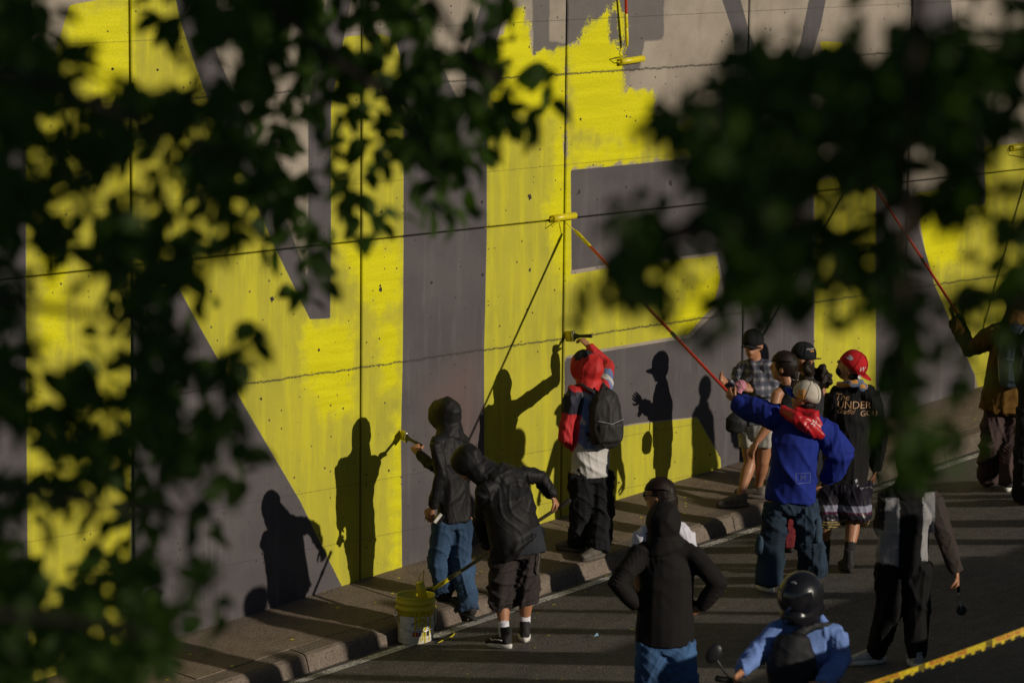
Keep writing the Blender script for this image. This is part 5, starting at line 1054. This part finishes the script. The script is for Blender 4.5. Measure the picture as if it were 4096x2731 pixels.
for r_, row in enumerate(MASK):
    for c in range(-3, 52):
        ch = row[max(0, min(c, 47))] if 0 <= c < 48 else (row[0] if c < 0 else row[47])
        p = PROB.get(ch, 0)
        if p == 0: continue
        rows = [r_] + ([-1, -2, -3] if r_ == 0 else []) + ([32, 33] if r_ == 31 else [])
        for rr in rows:
            for k in range((24 if c > 26 else 16) if ch == '#' else 8):
                if lr.random() > p: continue
                px, py = (c + lr.random()) * 85.33, (rr + lr.random()) * 85.33; tree = 'R' if c > 26 else 'L'
                dep = lr.uniform(5.0, 8.4) if tree == 'L' else lr.uniform(4.2, 6.4)
                if 11 < c < 27: dep = lr.uniform(7.0, 10.0)
                leaves[tree].append((atd(px, py, dep), lr.uniform(.028, .052) * dep / 5.0))
def tube_path(mb, pts, r0, r1, seg=8):
    n = len(pts); mb.loft(pts, [r0 + (r1 - r0) * i / (n - 1) for i in range(n)], seg=seg)
BR = {'L': [[(-300, 250, 5.2), (200, 330, 5.1), (600, 520, 5.0), (950, 640, 5.2)], [(-300, 1150, 5.2), (300, 1250, 5.1), (800, 1330, 5.0)], [(-200, 1900, 5.2), (300, 2000, 5.0), (760, 2080, 4.9)], [(-200, 2450, 5.0), (250, 2480, 4.9), (640, 2540, 4.8)], [(900, -200, 6.2), (1250, 180, 6.3), (1600, 420, 6.4), (1800, 740, 6.5)], [(1600, -200, 6.4), (1900, 260, 6.5), (2080, 380, 6.6)]],
      'R': [[(4300, 200, 4.8), (3700, 330, 4.8), (3100, 380, 4.9), (2720, 520, 4.9)], [(4300, 700, 4.6), (3700, 820, 4.7), (3100, 880, 4.8), (2780, 1010, 4.8)], [(3680, -300, 4.4), (3640, 500, 4.4), (3600, 1300, 4.4), (3620, 1850, 4.4)], [(4300, 1250, 4.6), (3900, 1200, 4.6), (3500, 1120, 4.7)], [(2800, 900, 4.8), (2600, 980, 4.8), (2480, 1000, 4.8), (2400, 1180, 4.8)]]}
def make_tree(key, base, label, off_centre, shade):
    t = empty('tree', base, label, 'tree'); tr = MB(); top = base + np.array([lr.uniform(-.2, .2), lr.uniform(-.2, .2), 7.6])
    tube_path(tr, [base - UP * .2, base + UP * 2 + CR_ * .05, base + UP * 4.5 - CR_ * .08, base + UP * 6.4, top], .16, .05, 12); tr.build('trunk', M['bark'], t)
    for path in BR[key]:
        P = [atd(*q) for q in path]; hi_ = path[0][1] < -100; root_ = base + UP * (7.2 if hi_ else P[0][2] - .1 - base[2]); b_ = MB(); tube_path(b_, ([] if 0 < path[0][0] < IW and not hi_ else [root_, P[0] + UP * 1.1 - CD * .3 if hi_ else (root_ + P[0]) / 2 + UP * .05]) + P, .016, .004); b_.build('branch', M['bark'], t)
    for c0 in shade:     # limbs to the crown outside the picture
        b_ = MB(); root_ = base + UP * 7.2; tube_path(b_, [root_, (root_ + c0[0]) / 2 - CD * 1.5 + UP * 1.2, c0[0]], .05, .015); b_.build('branch', M['bark'], t)
    ls = leaves[key]; lr.shuffle(ls)
    def vis(q): p = q[0]; z = (p - CAM) @ fw; x_ = IW / 2 + FPX * ((p - CAM) @ CX) / z; y_ = IH / 2 - FPX * ((p - CAM) @ CY) / z; return 0 < x_ < IW and 0 < y_ < IH
    ins = [q for q in ls if vis(q)]; ins.sort(key=lambda q: -q[1] / np.linalg.norm(q[0] - CAM)); big = ins[:300]; ids = set(id(q) for q in big); rest = [q for q in ls if id(q) not in ids]
    for P, s_ in big:
        rot, s_ = leaf_pose(P, s_); o = bpy.data.objects.new('leaf', LEAF[lr.randrange(4)]); col.objects.link(o); o.parent = t; o.matrix_parent_inverse = Matrix.Translation(-t.location)
        o.matrix_basis = Matrix.Translation(Vector(P)) @ (rot @ Matrix.Diagonal((s_, s_, s_))).to_4x4()
    V = []; Fc = []
    def put(P, s_):
        rot, s_ = leaf_pose(P, s_); k = lr.randrange(4); A_ = LV[k] * s_ @ np.array(rot).T + P; n0 = len(V); V.extend(map(tuple, A_)); Fc.extend(tuple(i + n0 for i in q) for q in LF)
    for P, s_ in rest: put(P, s_)
    for c0, rad, n in shade:
        for k in range(n):
            v_ = RNG.normal(size=3); v_ = v_ / np.linalg.norm(v_) * RNG.random() ** .4; put(c0 + v_ * np.asarray(rad), lr.uniform(.07, .12))
    tag(mesh_obj('foliage', V, Fc, M['leaf'], t, True), kind='stuff'); return t
# the rest of each crown, towards the sun and out of view, which keeps these leaves in shade
cl_ = np.mean([q[0] for q in leaves['L']], axis=0); cr2 = np.mean([q[0] for q in leaves['R']], axis=0)
make_tree('L', TREE_L, 'leafy tree whose blurred dark branches fill the left of the picture', 0, [(cl_ - L * 3.2 + np.array([0, 0, .55]), (1.9, 1.0, .72), 1500), (cl_ - L * 2.0 + np.array([.2, 0, .75]), (1.3, .5, .5), 420)])
make_tree('R', TREE_R, 'leafy tree whose blurred dark branches fill the upper right of the picture', 0, [(cr2 - L * 3.0 + np.array([0, 0, .15]), (1.5, .9, .78), 1700), (cr2 - L * 1.9 + np.array([0, 0, .1]), (1.1, .5, .5), 600)])

# ------------------------------------------------------------------ added unseen blockers across the road: blocks and posts that shade the near road
par = empty('shade_blocker', (22, 11.4, float(road_z(22, 11.4))), 'unseen low concrete blocks added to shade the near road', 'shade_blocker')
for k, (xa, xb, h) in enumerate(((16.75, 17.85, 1.15), (17.87, 19.2, .68), (19.22, 20.3, 1.0), (20.32, 22.6, .85), (22.62, 25.6, .8), (25.62, 30, .95))):
    p_ = MB(); xm = (xa + xb) / 2; p_.box((xm, 11.4, road_z(xm, 11.4) + h / 2 - .1), ((xb - xa) / 2, 0, KX * (xb - xa) / 2), (0, .12, 0), (0, 0, h / 2 + .1)); p_.build('shade_block', M['kerb'], par, False)
p_ = MB(); p_.box((15.75, 9.9, road_z(15.75, 9.9) + .58), (.95, 0, KX * .95), (0, .12, 0), (0, 0, .95)); p_.build('shade_block', M['kerb'], par, False)  # extra unseen block added to shade the motorcyclist
for k, (px_, w, h) in enumerate(((18.35, .05, 1.75), (18.75, .09, 1.8), (19.3, .05, 1.85), (20.25, .10, 1.9), (20.9, .06, 1.9), (21.5, .12, 1.55), (22.5, .07, 1.5), (23.4, .12, 1.5), (24.1, .16, 1.9), (25.2, .10, 1.5))):
    y_ = 10.2; b0 = np.array([px_, y_, road_z(px_, y_)]); p_ = MB().loft([b0 - UP * .1, b0 + UP * h], [w, w * .9], seg=12); tag(p_.build('shade_post', M['bark'], None), 'unseen round upright added to cast shade bands on the road, %s from the left' % ('first second third fourth fifth sixth seventh eighth ninth tenth'.split()[k]), 'shade_post', 'added shade posts')

# unseen bank added behind the camera to cut the fill light from the sky
bank = []; bf = []; bx_ = np.linspace(-60, 110, 60); bw = [(-16, 0), (-22, 4.5), (-30, 8.5), (-40, 11.5), (-60, 13), (-110, 13)]; br_ = random.Random(9)
for x_ in bx_:
    for y_, h_ in bw: bank.append((x_, y_ + br_.uniform(-1, 1), road_z(x_, -16) * .6 + (-.4 if h_ == 0 else h_ + br_.uniform(-.8, .8))))
bf = [(i * 6 + k, (i + 1) * 6 + k, (i + 1) * 6 + k + 1, i * 6 + k + 1) for i in range(59) for k in range(5)]
tag(mesh_obj('sky_blocker', bank, bf, simple('blocker_cover', (.045, .06, .02), .9, .5, 1.5), None), kind='structure')
